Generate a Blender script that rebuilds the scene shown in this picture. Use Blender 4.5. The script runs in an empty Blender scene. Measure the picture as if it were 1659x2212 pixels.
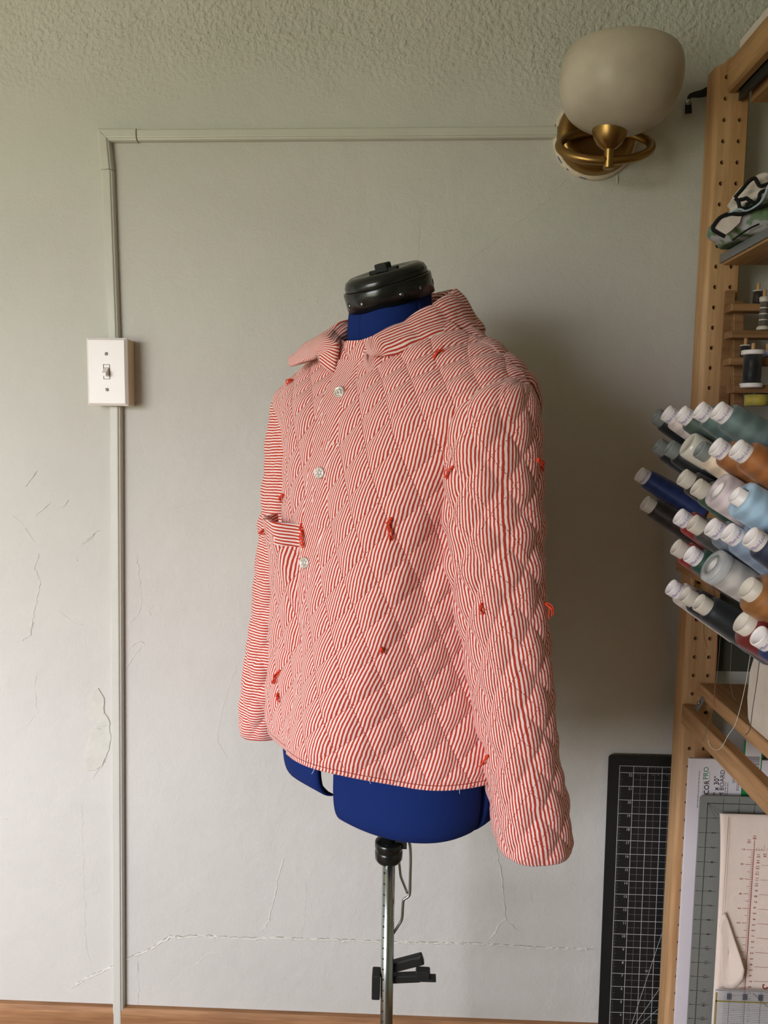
import bpy, bmesh, math, random
import numpy as np
from mathutils import Vector, Matrix
from mathutils.bvhtree import BVHTree

random.seed(7)
SC = bpy.context.scene
COL = SC.collection

# ------------------------------------------------------------------ camera
FPX, CX, CY = 1661.0, 829.5, 1106.0
PITCH, YAW, ROLL = math.radians(5.85), math.radians(-1.95), math.radians(0.75)
CAM = np.array([0.0, -1.355, 1.20])
FW = np.array([math.sin(YAW) * math.cos(PITCH), math.cos(YAW) * math.cos(PITCH), -math.sin(PITCH)])
RT0 = np.array([math.cos(YAW), -math.sin(YAW), 0.0])
UP0 = np.cross(RT0, FW)
RT = math.cos(ROLL) * RT0 + math.sin(ROLL) * UP0
UP = -math.sin(ROLL) * RT0 + math.cos(ROLL) * UP0
cam_data = bpy.data.cameras.new('camera')
cam_data.sensor_fit = 'VERTICAL'
cam_data.sensor_height = 36.0
cam_data.lens = FPX / 2212.0 * 36.0
cam_data.clip_start = 0.02
cam = bpy.data.objects.new('camera', cam_data)
COL.objects.link(cam)
cam.matrix_world = Matrix(((RT[0], UP[0], -FW[0], CAM[0]), (RT[1], UP[1], -FW[1], CAM[1]),
                           (RT[2], UP[2], -FW[2], CAM[2]), (0, 0, 0, 1)))
SC.camera = cam

# ------------------------------------------------------------------ light
SC.view_settings.view_transform = 'Standard'
SC.view_settings.look = 'None'
SC.view_settings.gamma = 1.0
SC.view_settings.use_curve_mapping = False
SC.view_settings.exposure = 0.0

world = bpy.data.worlds.new('world')
SC.world = world
world.use_nodes = True
wt = world.node_tree
bg = wt.nodes['Background']
geo = wt.nodes.new('ShaderNodeTexCoord')
sepw = wt.nodes.new('ShaderNodeSeparateXYZ')
rampw = wt.nodes.new('ShaderNodeValToRGB')
mrw = wt.nodes.new('ShaderNodeMapRange')
wt.links.new(geo.outputs['Generated'], sepw.inputs[0])
wt.links.new(sepw.outputs[2], mrw.inputs['Value'])
mrw.inputs['From Min'].default_value = -1.0
mrw.inputs['From Max'].default_value = 1.0
wt.links.new(mrw.outputs[0], rampw.inputs[0])
# pale sky above the horizon, sunlit greenery and ground below it
e = rampw.color_ramp.elements
e[0].position, e[0].color = 0.46, (0.235, 0.245, 0.175, 1)
e[1].position, e[1].color = 0.56, (0.90, 0.90, 1.0, 1)
wt.links.new(rampw.outputs[0], bg.inputs[0])
bg.inputs[1].default_value = 24.5


def area_light(name, loc, target, sx, sy, power, color):
    d = bpy.data.lights.new(name, 'AREA')
    d.shape = 'RECTANGLE'
    d.size, d.size_y = sx, sy
    d.energy = power
    d.color = color
    o = bpy.data.objects.new(name, d)
    COL.objects.link(o)
    o.location = loc
    o.rotation_euler = (Vector(target) - Vector(loc)).to_track_quat('-Z', 'Z').to_euler()
    return o


# daylight enters by the window behind the camera on the left; the portal only guides the sampling of the sky
XL, XR, YF = -2.75, 0.97, -2.40
WX0, WX1, WZ0, WZ1 = -2.68, -0.98, 0.50, 1.78
portal = area_light('window_portal', ((WX0 + WX1) / 2, YF - 0.11, (WZ0 + WZ1) / 2), ((WX0 + WX1) / 2, YF + 1, (WZ0 + WZ1) / 2), WX1 - WX0, WZ1 - WZ0, 1.0, (1, 1, 1))
portal.data.cycles.is_portal = True


# ------------------------------------------------------------------ helpers
def at(px, py, y):
    """point of the plane Y = y seen at a pixel of the 1659 x 2212 frame"""
    ray = FW + (px - CX) / FPX * RT - (py - CY) / FPX * UP
    return CAM + ray * ((y - CAM[1]) / ray[1])


def at_depth(px, py, d):
    return CAM + d * (FW + (px - CX) / FPX * RT - (py - CY) / FPX * UP)


def link(o, parent=None):
    COL.objects.link(o)
    if parent is not None:
        o.parent = parent
    return o


def mesh_data(name, verts, faces, uv=None, smooth=True, recalc=True):
    me = bpy.data.meshes.new(name)
    verts = np.asarray(verts, dtype=np.float64)
    if isinstance(faces, np.ndarray):
        nf, k = faces.shape
        me.vertices.add(len(verts))
        me.vertices.foreach_set('co', verts.astype(np.float32).ravel())
        me.loops.add(nf * k)
        me.loops.foreach_set('vertex_index', faces.astype(np.int32).ravel())
        me.polygons.add(nf)
        me.polygons.foreach_set('loop_start', np.arange(0, nf * k, k, dtype=np.int32))
        me.polygons.foreach_set('loop_total', np.full(nf, k, dtype=np.int32))
        me.update(calc_edges=True)
    else:
        me.from_pydata([tuple(v) for v in verts], [], [tuple(f) for f in faces])
        me.update()
        if recalc:
            bm = bmesh.new()
            bm.from_mesh(me)
            bmesh.ops.recalc_face_normals(bm, faces=bm.faces)
            bm.to_mesh(me)
            bm.free()
    if uv is not None:
        lay = me.uv_layers.new(name='UVMap')
        idx = np.empty(len(me.loops), dtype=np.int32)
        me.loops.foreach_get('vertex_index', idx)
        lay.data.foreach_set('uv', np.asarray(uv, dtype=np.float32)[idx].ravel())
    me.polygons.foreach_set('use_smooth', np.full(len(me.polygons), smooth, dtype=bool))
    me.validate()
    return me


def obj(name, verts, faces, mat, parent=None, uv=None, smooth=True, recalc=True):
    """mesh given in world coordinates; a child keeps the world place"""
    me = mesh_data(name, verts, faces, uv, smooth, recalc)
    if mat is not None:
        me.materials.append(mat)
    o = bpy.data.objects.new(name, me)
    link(o, parent)
    if parent is not None:
        p, off = parent, Vector((0, 0, 0))
        while p is not None:
            off += Vector(p.location)
            p = p.parent
        o.location = -off
    return o


def lobj(name, me, mat, parent):
    """mesh data given in the parent's own frame"""
    if mat is not None and not me.materials:
        me.materials.append(mat)
    o = bpy.data.objects.new(name, me)
    return link(o, parent)


def thing(name, label, cat, loc=(0, 0, 0), group=None):
    o = bpy.data.objects.new(name, None)
    o.empty_display_size = 0.02
    link(o)
    o.location = tuple(float(c) for c in loc)
    return tag(o, label, cat, group)


def tag(o, label=None, cat=None, group=None, kind=None):
    if label:
        o['label'] = label
    if cat:
        o['category'] = cat
    if group:
        o['group'] = group
    if kind:
        o['kind'] = kind
    return o


def cat_meshes(parts):
    V, Fc, n = [], [], 0
    for v, f in parts:
        V.extend([tuple(p) for p in v])
        Fc.extend([tuple(i + n for i in q) for q in f])
        n += len(v)
    return V, Fc


def box(x0, x1, y0, y1, z0, z1, bev=0.0):
    if bev <= 0:
        v = [(x, y, z) for z in (z0, z1) for y in (y0, y1) for x in (x0, x1)]
        f = [(0, 2, 3, 1), (4, 5, 7, 6), (0, 1, 5, 4), (2, 6, 7, 3), (0, 4, 6, 2), (1, 3, 7, 5)]
        return v, f
    c = [(x0, x1), (y0, y1), (z0, z1)]
    v, ids = [], {}
    for ix in (0, 1):
        for iy in (0, 1):
            for iz in (0, 1):
                for ax in range(3):
                    p = []
                    for k, i in enumerate((ix, iy, iz)):
                        e = c[k][i]
                        s = 1 if i == 0 else -1
                        p.append(e if k == ax else e + s * bev)
                    ids[(ix, iy, iz, ax)] = len(v)
                    v.append(tuple(p))
    f = []
    for ax in range(3):
        o1, o2 = [(1, 2), (0, 2), (0, 1)][ax]
        for s in (0, 1):
            q = []
            for a, b in ((0, 0), (1, 0), (1, 1), (0, 1)):
                i = [0, 0, 0]
                i[ax] = s
                i[o1] = a
                i[o2] = b
                q.append(ids[(i[0], i[1], i[2], ax)])
            f.append(q)
    for ax in range(3):
        o1, o2 = [(1, 2), (0, 2), (0, 1)][ax]
        for a in (0, 1):
            for b in (0, 1):
                i0, i1 = [0, 0, 0], [0, 0, 0]
                i0[o1] = i1[o1] = a
                i0[o2] = i1[o2] = b
                i1[ax] = 1
                f.append([ids[(*i0, o1)], ids[(*i1, o1)], ids[(*i1, o2)], ids[(*i0, o2)]])
    for ix in (0, 1):
        for iy in (0, 1):
            for iz in (0, 1):
                f.append([ids[(ix, iy, iz, k)] for k in range(3)])
    return fix_normals(v, f)


def fix_normals(v, f):
    """orient the faces of a convex body outwards"""
    V = np.asarray(v, float)
    c = V.mean(axis=0)
    out = []
    for q in f:
        a, b, d = V[q[0]], V[q[1]], V[q[2]]
        n = np.cross(b - a, d - a)
        out.append(tuple(q) if n @ (V[list(q)].mean(axis=0) - c) >= 0 else tuple(reversed(q)))
    return v, out


def grid_faces(nr, nc, wrap=True):
    r = np.arange(nr - 1)[:, None]
    m = nc if wrap else nc - 1
    c = np.arange(m)[None, :]
    c2 = (c + 1) % nc
    return np.stack([r * nc + c + 0 * c2, r * nc + c2, (r + 1) * nc + c2, (r + 1) * nc + c + 0 * c2],
                    axis=-1).reshape(-1, 4)


def lathe(prof, seg=32, cap0=True, cap1=True):
    """profile of (r, z) turned about Z"""
    v = []
    for r, z in prof:
        for k in range(seg):
            a = 2 * math.pi * k / seg
            v.append((r * math.cos(a), r * math.sin(a), z))
    f = [tuple(q) for q in grid_faces(len(prof), seg).tolist()]
    n = len(prof)
    if cap0:
        f.append(tuple(reversed(range(seg))))
    if cap1:
        f.append(tuple((n - 1) * seg + k for k in range(seg)))
    return v, f


def frame_of(axis, hint=(0, 0, 1)):
    a = np.asarray(axis, float)
    a = a / np.linalg.norm(a)
    h = np.asarray(hint, float)
    x = h - a * (h @ a)
    if np.linalg.norm(x) < 1e-6:
        h = np.array([1.0, 0, 0])
        x = h - a * (h @ a)
    x = x / np.linalg.norm(x)
    return x, np.cross(a, x), a


def place(vf, origin, axis=(0, 0, 1), hint=(1, 0, 0)):
    x, y, z = frame_of(axis, hint)
    v = np.asarray(vf[0], float)
    return (np.asarray(origin, float) + v[:, :1] * x + v[:, 1:2] * y + v[:, 2:3] * z), vf[1]


def tube(pts, r, seg=8, closed=False, cap=True, flat=1.0, hint=None):
    P = np.asarray(pts, float)
    n = len(P)
    if np.isscalar(r):
        r = [r] * n
    v = []
    px = None
    for i in range(n):
        if closed:
            t = P[(i + 1) % n] - P[i - 1]
        else:
            t = P[min(i + 1, n - 1)] - P[max(i - 1, 0)]
        t = t / (np.linalg.norm(t) + 1e-12)
        if hint is not None:
            x = np.asarray(hint, float)
        elif px is None:
            x = np.array([0, 0, 1.0]) if abs(t[2]) < 0.9 else np.array([1.0, 0, 0])
        else:
            x = px
        x = x - t * (x @ t)
        x /= np.linalg.norm(x) + 1e-12
        px = x
        y = np.cross(t, x)
        for k in range(seg):
            a = 2 * math.pi * k / seg
            v.append(tuple(P[i] + r[i] * (math.cos(a) * x * flat + math.sin(a) * y)))
    f = [tuple(q) for q in grid_faces(n, seg).tolist()]
    if closed:
        for k in range(seg):
            k2 = (k + 1) % seg
            f.append(((n - 1) * seg + k, (n - 1) * seg + k2, k2, k))
    elif cap:
        f.append(tuple(reversed(range(seg))))
        f.append(tuple((n - 1) * seg + k for k in range(seg)))
    return v, f


def spline(pts, n):
    """Catmull-Rom through the points"""
    P = np.asarray(pts, float)
    Q = np.vstack([2 * P[0] - P[1], P, 2 * P[-1] - P[-2]])
    out = []
    m = len(P) - 1
    for t in np.linspace(0, m, n):
        i = min(int(t), m - 1)
        w = t - i
        a, b, c, d = Q[i], Q[i + 1], Q[i + 2], Q[i + 3]
        out.append(0.5 * (2 * b + (c - a) * w + (2 * a - 5 * b + 4 * c - d) * w * w + (3 * b - a - 3 * c + d) * w ** 3))
    return np.array(out)


def sstep(a, b, x):
    t = np.clip((np.asarray(x, float) - a) / (b - a), 0, 1)
    return t * t * (3 - 2 * t)


# ------------------------------------------------------------------ materials
def lin(r, g, b):
    def c(u):
        u /= 255.0
        return u / 12.92 if u <= 0.04045 else ((u + 0.055) / 1.055) ** 2.4
    return (c(r), c(g), c(b), 1.0)


class MatB:
    def __init__(self, name):
        self.m = bpy.data.materials.new(name)
        self.m.use_nodes = True
        self.t = self.m.node_tree
        self.b = self.t.nodes['Principled BSDF']

    def n(self, kind, **kw):
        nd = self.t.nodes.new(kind)
        for k, v in kw.items():
            setattr(nd, k, v)
        return nd

    def l(self, a, b):
        self.t.links.new(a, b)

    def math(self, op, a, b=None, c=None):
        nd = self.n('ShaderNodeMath', operation=op)
        for i, q in enumerate((a, b, c)):
            if q is None:
                continue
            if isinstance(q, (int, float)):
                nd.inputs[i].default_value = q
            else:
                self.l(q, nd.inputs[i])
        return nd.outputs[0]

    def coords(self, scale=(1, 1, 1), which='Object'):
        tc = self.n('ShaderNodeTexCoord')
        mp = self.n('ShaderNodeMapping')
        mp.inputs['Scale'].default_value = scale
        self.l(tc.outputs[which], mp.inputs['Vector'])
        return mp.outputs[0]

    def noise(self, vec, scale, detail=3.0, rough=0.55):
        nd = self.n('ShaderNodeTexNoise')
        nd.inputs['Scale'].default_value = scale
        nd.inputs['Detail'].default_value = detail
        nd.inputs['Roughness'].default_value = rough
        self.l(vec, nd.inputs['Vector'])
        return nd

    def ramp(self, fac, stops):
        nd = self.n('ShaderNodeValToRGB')
        e = nd.color_ramp.elements
        while len(e) < len(stops):
            e.new(0.5)
        for i, (p, c) in enumerate(stops):
            e[i].position = p
            e[i].color = c
        self.l(fac, nd.inputs[0])
        return nd.outputs[0]

    def bump(self, h, strength, dist, prev=None):
        nd = self.n('ShaderNodeBump')
        nd.inputs['Strength'].default_value = strength
        nd.inputs['Distance'].default_value = dist
        self.l(h, nd.inputs['Height'])
        if prev is not None:
            self.l(prev, nd.inputs['Normal'])
        return nd.outputs[0]


def plain(name, col, rough=0.5, metal=0.0, var=0.0, vscale=40.0, bump=0.0, bscale=200.0, spec=None):
    B = MatB(name)
    B.b.inputs['Roughness'].default_value = rough
    B.b.inputs['Metallic'].default_value = metal
    if spec is not None:
        B.b.inputs['Specular IOR Level'].default_value = spec
    vec = B.coords()
    nz = B.noise(vec, vscale)
    lo = tuple(max(0, c * (1 - var)) for c in col[:3]) + (1,)
    hi = tuple(min(1, c * (1 + var)) for c in col[:3]) + (1,)
    B.l(B.ramp(nz.outputs[0], [(0.3, lo), (0.7, hi)]), B.b.inputs['Base Color'])
    if bump > 0:
        B.l(B.bump(B.noise(vec, bscale, 2).outputs[0], 1.0, bump), B.b.inputs['Normal'])
    return B.m


def wood(name, light, dark, axis, scale=9.0, rough=0.55):
    B = MatB(name)
    B.b.inputs['Roughness'].default_value = rough
    B.b.inputs['Specular IOR Level'].default_value = 0.3
    st = [4.0, 4.0, 4.0]
    st[axis] = 0.28
    vec = B.coords(tuple(st))
    nz = B.noise(vec, scale, 5, 0.6)
    w = B.n('ShaderNodeTexNoise')
    w.inputs['Scale'].default_value = scale * 6
    w.inputs['Detail'].default_value = 2
    B.l(vec, w.inputs['Vector'])
    mixf = B.math('ADD', B.math('MULTIPLY', nz.outputs[0], 0.7), B.math('MULTIPLY', w.outputs[0], 0.3))
    B.l(B.ramp(mixf, [(0.36, dark), (0.50, tuple((a + b) / 2 for a, b in zip(light, dark))), (0.60, light)]), B.b.inputs['Base Color'])
    B.l(B.bump(mixf, 0.25, 0.001), B.b.inputs['Normal'])
    return B.m


def wall_paint(name, col, stipple):
    B = MatB(name)
    B.b.inputs['Roughness'].default_value = 0.62
    B.b.inputs['Specular IOR Level'].default_value = 0.25
    vec = B.coords()
    big = B.noise(vec, 2.2, 4, 0.6)
    d = tuple(c * 0.95 for c in col[:3]) + (1,)
    h = tuple(min(1, c * 1.04) for c in col[:3]) + (1,)
    B.l(B.ramp(big.outputs[0], [(0.35, d), (0.65, h)]), B.b.inputs['Base Color'])
    fine = B.noise(vec, 260.0, 3, 0.6)
    mid = B.noise(vec, 28.0, 4, 0.6)
    nrm = B.bump(mid.outputs[0], 0.55, 0.004)
    nrm = B.bump(fine.outputs[0], 0.5, 0.0011, nrm)
    if stipple:
        # the stipple begins above the picture rail height and grows upward
        sx = B.n('ShaderNodeSeparateXYZ')
        tc = B.n('ShaderNodeTexCoord')
        B.l(tc.outputs['Object'], sx.inputs[0])
        rag = B.math('MULTIPLY', B.math('SUBTRACT', B.noise(vec, 7.0, 3).outputs[0], 0.5), 0.16)
        z = B.math('ADD', sx.outputs[2], rag)
        mr = B.n('ShaderNodeMapRange')
        mr.inputs['From Min'].default_value = 1.74
        mr.inputs['From Max'].default_value = 1.86
        B.l(z, mr.inputs['Value'])
        st = B.n('ShaderNodeTexNoise')
        st.inputs['Scale'].default_value = 125.0
        st.inputs['Detail'].default_value = 2.5
        B.l(vec, st.inputs['Vector'])
        hgt = B.ramp(st.outputs[0], [(0.35, (0, 0, 0, 1)), (0.72, (1, 1, 1, 1))])
        nrm = B.bump(B.math('MULTIPLY', hgt, mr.outputs[0]), 1.0, 0.0020, nrm)
    B.l(nrm, B.b.inputs['Normal'])
    return B.m


STRIPE = 0.00425
QW, QH = 0.047, 0.064


def quilt_fabric(name, period=STRIPE, stitch=True, hem=None):
    """red and white stripe running along V of the UV map, which is in metres"""
    B = MatB(name)
    B.b.inputs['Roughness'].default_value = 0.88
    B.b.inputs['Specular IOR Level'].default_value = 0.15
    B.b.inputs['Sheen Weight'].default_value = 0.15
    uvn = B.n('ShaderNodeUVMap')
    uvn.uv_map = 'UVMap'
    sp = B.n('ShaderNodeSeparateXYZ')
    B.l(uvn.outputs[0], sp.inputs[0])
    s, t = sp.outputs[0], sp.outputs[1]
    wob = B.noise(uvn.outputs[0], 38.0, 2, 0.5)
    wob2 = B.noise(uvn.outputs[0], 160.0, 1, 0.5)
    off = B.math('ADD', B.math('MULTIPLY', B.math('SUBTRACT', wob.outputs[0], 0.5), 0.0026),
                 B.math('MULTIPLY', B.math('SUBTRACT', wob2.outputs[0], 0.5), 0.0008))
    ss = B.math('ADD', s, off)
    fr = B.math('FRACT', B.math('MULTIPLY', ss, 1.0 / period))
    tri = B.math('MULTIPLY', B.math('ABSOLUTE', B.math('SUBTRACT', fr, 0.5)), 2.0)
    red = lin(191, 60, 46)
    white = lin(243, 221, 214)
    col = B.ramp(tri, [(0.44, red), (0.57, white)])
    weave = B.noise(uvn.outputs[0], 900.0, 2)
    nrm = B.bump(weave.outputs[0], 0.25, 0.0004)
    nrm = B.bump(B.noise(uvn.outputs[0], 75.0, 3, 0.6).outputs[0], 0.45, 0.0028, nrm)
    if stitch:
        dmin = None
        for sg in (1, -1):
            q = B.math('ADD', B.math('MULTIPLY', s, 1.0 / QW), B.math('MULTIPLY', t, sg / QH))
            d = B.math('ABSOLUTE', B.math('SUBTRACT', B.math('FRACT', B.math('ADD', q, 0.5)), 0.5))
            dmin = d if dmin is None else B.math('MINIMUM', dmin, d)
        dash = B.math('GREATER_THAN', B.math('FRACT', B.math('MULTIPLY', t, 1.0 / 0.0034)), 0.32)
        line = B.math('MULTIPLY', B.math('LESS_THAN', dmin, 0.010), dash)
        if hem is not None:
            hl = B.math('LESS_THAN', B.math('ABSOLUTE', B.math('SUBTRACT', t, hem)), 0.0006)
            line = B.math('MAXIMUM', line, hl)
        mx = B.n('ShaderNodeMix', data_type='RGBA')
        B.l(B.math('MULTIPLY', line, 0.85), mx.inputs[0])
        B.l(col, mx.inputs[6])
        mx.inputs[7].default_value = lin(146, 42, 30)
        col = mx.outputs[2]
    B.l(col, B.b.inputs['Base Color'])
    B.l(nrm, B.b.inputs['Normal'])
    return B.m


def thread_mat(name, col, gloss=0.42):
    """wound thread: fine rings round the axis with a criss-cross wound pattern in the colour"""
    B = MatB(name)
    B.b.inputs['Roughness'].default_value = gloss
    B.b.inputs['Specular IOR Level'].default_value = 0.35
    B.b.inputs['Sheen Weight'].default_value = 0.2
    tc = B.n('ShaderNodeTexCoord')
    sp = B.n('ShaderNodeSeparateXYZ')
    B.l(tc.outputs['Object'], sp.inputs[0])
    ang = B.math('ARCTAN2', sp.outputs[1], sp.outputs[0])
    z = sp.outputs[2]
    a1 = B.math('SINE', B.math('ADD', B.math('MULTIPLY', z, 190.0), B.math('MULTIPLY', ang, 2.0)))
    a2 = B.math('SINE', B.math('SUBTRACT', B.math('MULTIPLY', z, 190.0), B.math('MULTIPLY', ang, 2.0)))
    f = B.math('MULTIPLY', B.math('ADD', B.math('MULTIPLY', a1, a2), 1.0), 0.5)
    lo = tuple(c * 0.78 for c in col[:3]) + (1,)
    hi = tuple(min(1, c * 1.2) for c in col[:3]) + (1,)
    B.l(B.ramp(f, [(0.2, lo), (0.75, hi)]), B.b.inputs['Base Color'])
    rings = B.math('SINE', B.math('ADD', B.math('MULTIPLY', z, 9000.0), B.math('MULTIPLY', ang, 6.0)))
    B.l(B.bump(rings, 0.3, 0.0003), B.b.inputs['Normal'])
    return B.m


WALLC = (0.60, 0.58, 0.535, 1)
M = {
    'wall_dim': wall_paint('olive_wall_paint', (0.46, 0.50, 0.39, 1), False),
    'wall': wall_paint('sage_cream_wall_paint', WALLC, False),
    'wall_st': wall_paint('stippled_wall_paint', WALLC, True),
    'trimpaint': plain('painted_trim', (0.59, 0.58, 0.515, 1), 0.42, var=0.03, vscale=12, bump=0.0006, bscale=60),
    'crackdark': plain('plaster_crack_dark', lin(120, 112, 98), 0.9),
    'plaster': plain('bare_plaster', (0.60, 0.585, 0.52, 1), 0.8, var=0.05, bump=0.001, bscale=120),
    'baseboard': wood('oak_baseboard', lin(176, 130, 90), lin(128, 88, 56), 0, 7.0),
    'floor': wood('oak_floor', lin(150, 122, 92), lin(110, 86, 62), 0, 6.0),
    'pine_z': wood('pine_upright', lin(204, 164, 120), lin(176, 132, 88), 2, 7.0),
    'pine_y': wood('pine_board', lin(190, 148, 104), lin(150, 110, 70), 1, 7.0),
    'pine_x': wood('pine_bar', lin(158, 118, 80), lin(118, 84, 54), 0, 7.0),
    'white_pl': plain('white_plastic', lin(240, 232, 228), 0.35, var=0.01),
    'tan_side': plain('cream_switch_box', lin(214, 190, 160), 0.5, var=0.03),
    'screw': plain('painted_screw', lin(200, 192, 188), 0.35, 0.2),
    'slot': plain('dark_slot', lin(60, 52, 46), 0.7),
    'brass': None, 'steel': None,
    'glass': None,
    'caulk': plain('white_caulk', lin(222, 206, 186), 0.7, var=0.06, vscale=60, bump=0.001, bscale=150),
    'bluetape': plain('blue_tape_trace', lin(70, 95, 150), 0.7, var=0.1),
    'navy': None,
    'black_pl': plain('black_plastic', lin(22, 23, 22), 0.22, var=0.05),
    'black_matte': plain('black_matte_plastic', lin(22, 24, 23), 0.55, var=0.05),
    'black_cloth': plain('black_binding', lin(14, 14, 15), 0.85),
    'orange': plain('orange_thread', lin(226, 66, 34), 0.75, var=0.15, vscale=300),
    'mat_black': plain('cutting_mat_black', lin(15, 16, 16), 0.6, var=0.08, bump=0.0002, bscale=400),
    'print_grey': plain('cutting_mat_print', lin(196, 198, 198), 0.7),
    'print_pale': plain('cutting_mat_fine_print', lin(122, 124, 126), 0.7),
    'board': plain('foam_board_white', lin(224, 216, 220), 0.7, var=0.01),
    'ink_black': plain('black_ink', lin(20, 20, 22), 0.6),
    'ink_grey': plain('grey_ink', lin(96, 96, 100), 0.6),
    'ink_green': plain('green_ink', lin(28, 140, 72), 0.6),
    'ink_red': plain('red_ink', lin(150, 46, 40), 0.7),
    'ink_purple': plain('purple_ink', lin(140, 120, 180), 0.6),
    'ruler': plain('translucent_grey_ruler', lin(128, 130, 124), 0.35, var=0.02),
    'ruler_ink': plain('ruler_marking', lin(44, 50, 50), 0.6),
    'muslin': plain('muslin_cotton', lin(232, 214, 200), 0.9, var=0.03, vscale=30, bump=0.0008, bscale=90),
    'stitch_tan': plain('tan_stitching', lin(196, 164, 140), 0.9),
    'ink_yellow': plain('yellow_ruler_band', lin(150, 140, 70), 0.5),
    'ivory': plain('white_spool_plastic', lin(236, 228, 226), 0.4, var=0.02),
    'beige_cap': plain('beige_spool_plastic', lin(206, 196, 182), 0.45, var=0.02),
    'grey_cap': plain('grey_spool_plastic', lin(128, 132, 128), 0.5, var=0.02),
    'greymetal': plain('grey_shelf_strip', lin(128, 130, 134), 0.4, 0.3),
    'darkmetal': plain('dark_shelf_strip', lin(52, 56, 52), 0.45, 0.3),
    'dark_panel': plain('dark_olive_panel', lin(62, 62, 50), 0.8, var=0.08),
    'strap': plain('black_strap_webbing', lin(26, 28, 26), 0.7, bump=0.0004, bscale=500),
    'bin': plain('cream_canvas', lin(206, 194, 176), 0.9, var=0.04, bump=0.001, bscale=100),
    'white_cloth': plain('white_cotton', lin(226, 212, 204), 0.9, var=0.06, vscale=25, bump=0.002, bscale=50),
    'paleblue': plain('pale_blue_edge', lin(178, 198, 212), 0.8),
    'carton': plain('white_carton', lin(226, 214, 206), 0.7, var=0.03),
}


def brass():
    B = MatB('brushed_brass')
    B.b.inputs['Base Color'].default_value = lin(158, 124, 74)
    B.b.inputs['Metallic'].default_value = 1.0
    B.b.inputs['Roughness'].default_value = 0.34
    vec = B.coords((1, 1, 0.05))
    B.l(B.bump(B.noise(vec, 900, 2).outputs[0], 0.15, 0.0003), B.b.inputs['Normal'])
    return B.m


def steel():
    B = MatB('chromed_steel')
    B.b.inputs['Base Color'].default_value = lin(170, 176, 176)
    B.b.inputs['Metallic'].default_value = 1.0
    B.b.inputs['Roughness'].default_value = 0.22
    return B.m


def alabaster():
    B = MatB('alabaster_glass')
    B.b.inputs['Roughness'].default_value = 0.38
    B.b.inputs['Specular IOR Level'].default_value = 0.4
    vec = B.coords((1, 1, 1.4))
    nz = B.noise(vec, 9, 4, 0.6)
    B.l(B.ramp(nz.outputs[0], [(0.35, lin(180, 168, 150)), (0.7, lin(204, 192, 176))]), B.b.inputs['Base Color'])
    B.b.inputs['Subsurface Weight'].default_value = 0.25
    B.b.inputs['Subsurface Radius'].default_value = (0.02, 0.018, 0.014)
    return B.m


def navy_cloth():
    B = MatB('navy_jersey')
    B.b.inputs['Roughness'].default_value = 0.9
    B.b.inputs['Specular IOR Level'].default_value = 0.1
    vec = B.coords((1, 1, 1))
    w = B.n('ShaderNodeTexWave')
    w.bands_direction = 'Z'
    w.inputs['Scale'].default_value = 260
    w.inputs['Distortion'].default_value = 0.6
    B.l(vec, w.inputs['Vector'])
    B.l(B.ramp(w.outputs[1], [(0.1, lin(20, 38, 92)), (0.8, lin(27, 48, 110))]), B.b.inputs['Base Color'])
    B.l(B.bump(B.noise(vec, 700, 2).outputs[0], 0.5, 0.0006), B.b.inputs['Normal'])
    return B.m


def camo_cloth():
    B = MatB('green_print_cloth')
    B.b.inputs['Roughness'].default_value = 0.9
    vec = B.coords((1, 1, 1))
    nz = B.noise(vec, 42, 1.5, 0.5)
    B.l(B.ramp(nz.outputs[0], [(0.40, lin(60, 84, 62)), (0.46, lin(112, 136, 96)), (0.53, lin(120, 142, 118)), (0.56, lin(178, 176, 180))]),
        B.b.inputs['Base Color'])
    B.l(B.bump(B.noise(vec, 30, 3).outputs[0], 0.6, 0.006), B.b.inputs['Normal'])
    return B.m


def clear_acrylic():
    B = MatB('clear_acrylic')
    B.b.inputs['Base Color'].default_value = (0.9, 0.93, 0.96, 1)
    B.b.inputs['Roughness'].default_value = 0.15
    B.b.inputs['Transmission Weight'].default_value = 0.75
    B.b.inputs['IOR'].default_value = 1.2
    return B.m


M['brass'], M['steel'], M['glass'], M['navy'] = brass(), steel(), alabaster(), navy_cloth()
M['camo'], M['clear'] = camo_cloth(), clear_acrylic()


def window_glass():
    B = MatB('window_glass')
    out = B.t.nodes['Material Output']
    tr, gl, mx = B.n('ShaderNodeBsdfTransparent'), B.n('ShaderNodeBsdfGlossy'), B.n('ShaderNodeMixShader')
    gl.inputs['Roughness'].default_value = 0.02
    mx.inputs[0].default_value = 0.07
    B.l(tr.outputs[0], mx.inputs[1])
    B.l(gl.outputs[0], mx.inputs[2])
    B.l(mx.outputs[0], out.inputs[0])
    return B.m


M['pane'] = window_glass()
M['snap'] = plain('nickel_snap', lin(206, 196, 186), 0.4, 0.75)
M['quilt'] = quilt_fabric('red_striped_quilt', hem=0.006)
M['stripe'] = quilt_fabric('red_striped_cotton', stitch=False)

# ------------------------------------------------------------------ text as flat print
_TXT = {}


def glyph(s):
    if s not in _TXT:
        cu = bpy.data.curves.new('t', 'FONT')
        cu.body = s
        cu.size = 1.0
        cu.resolution_u = 2
        o = bpy.data.objects.new('t', cu)
        COL.objects.link(o)
        dg = bpy.context.evaluated_depsgraph_get()
        me = o.evaluated_get(dg).to_mesh()
        v = np.array([tuple(p.co) for p in me.vertices]) if len(me.vertices) else np.zeros((0, 3))
        f = [tuple(p.vertices) for p in me.polygons]
        o.evaluated_get(dg).to_mesh_clear()
        bpy.data.objects.remove(o)
        bpy.data.curves.remove(cu)
        _TXT[s] = (v, f)
    return _TXT[s]


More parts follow.
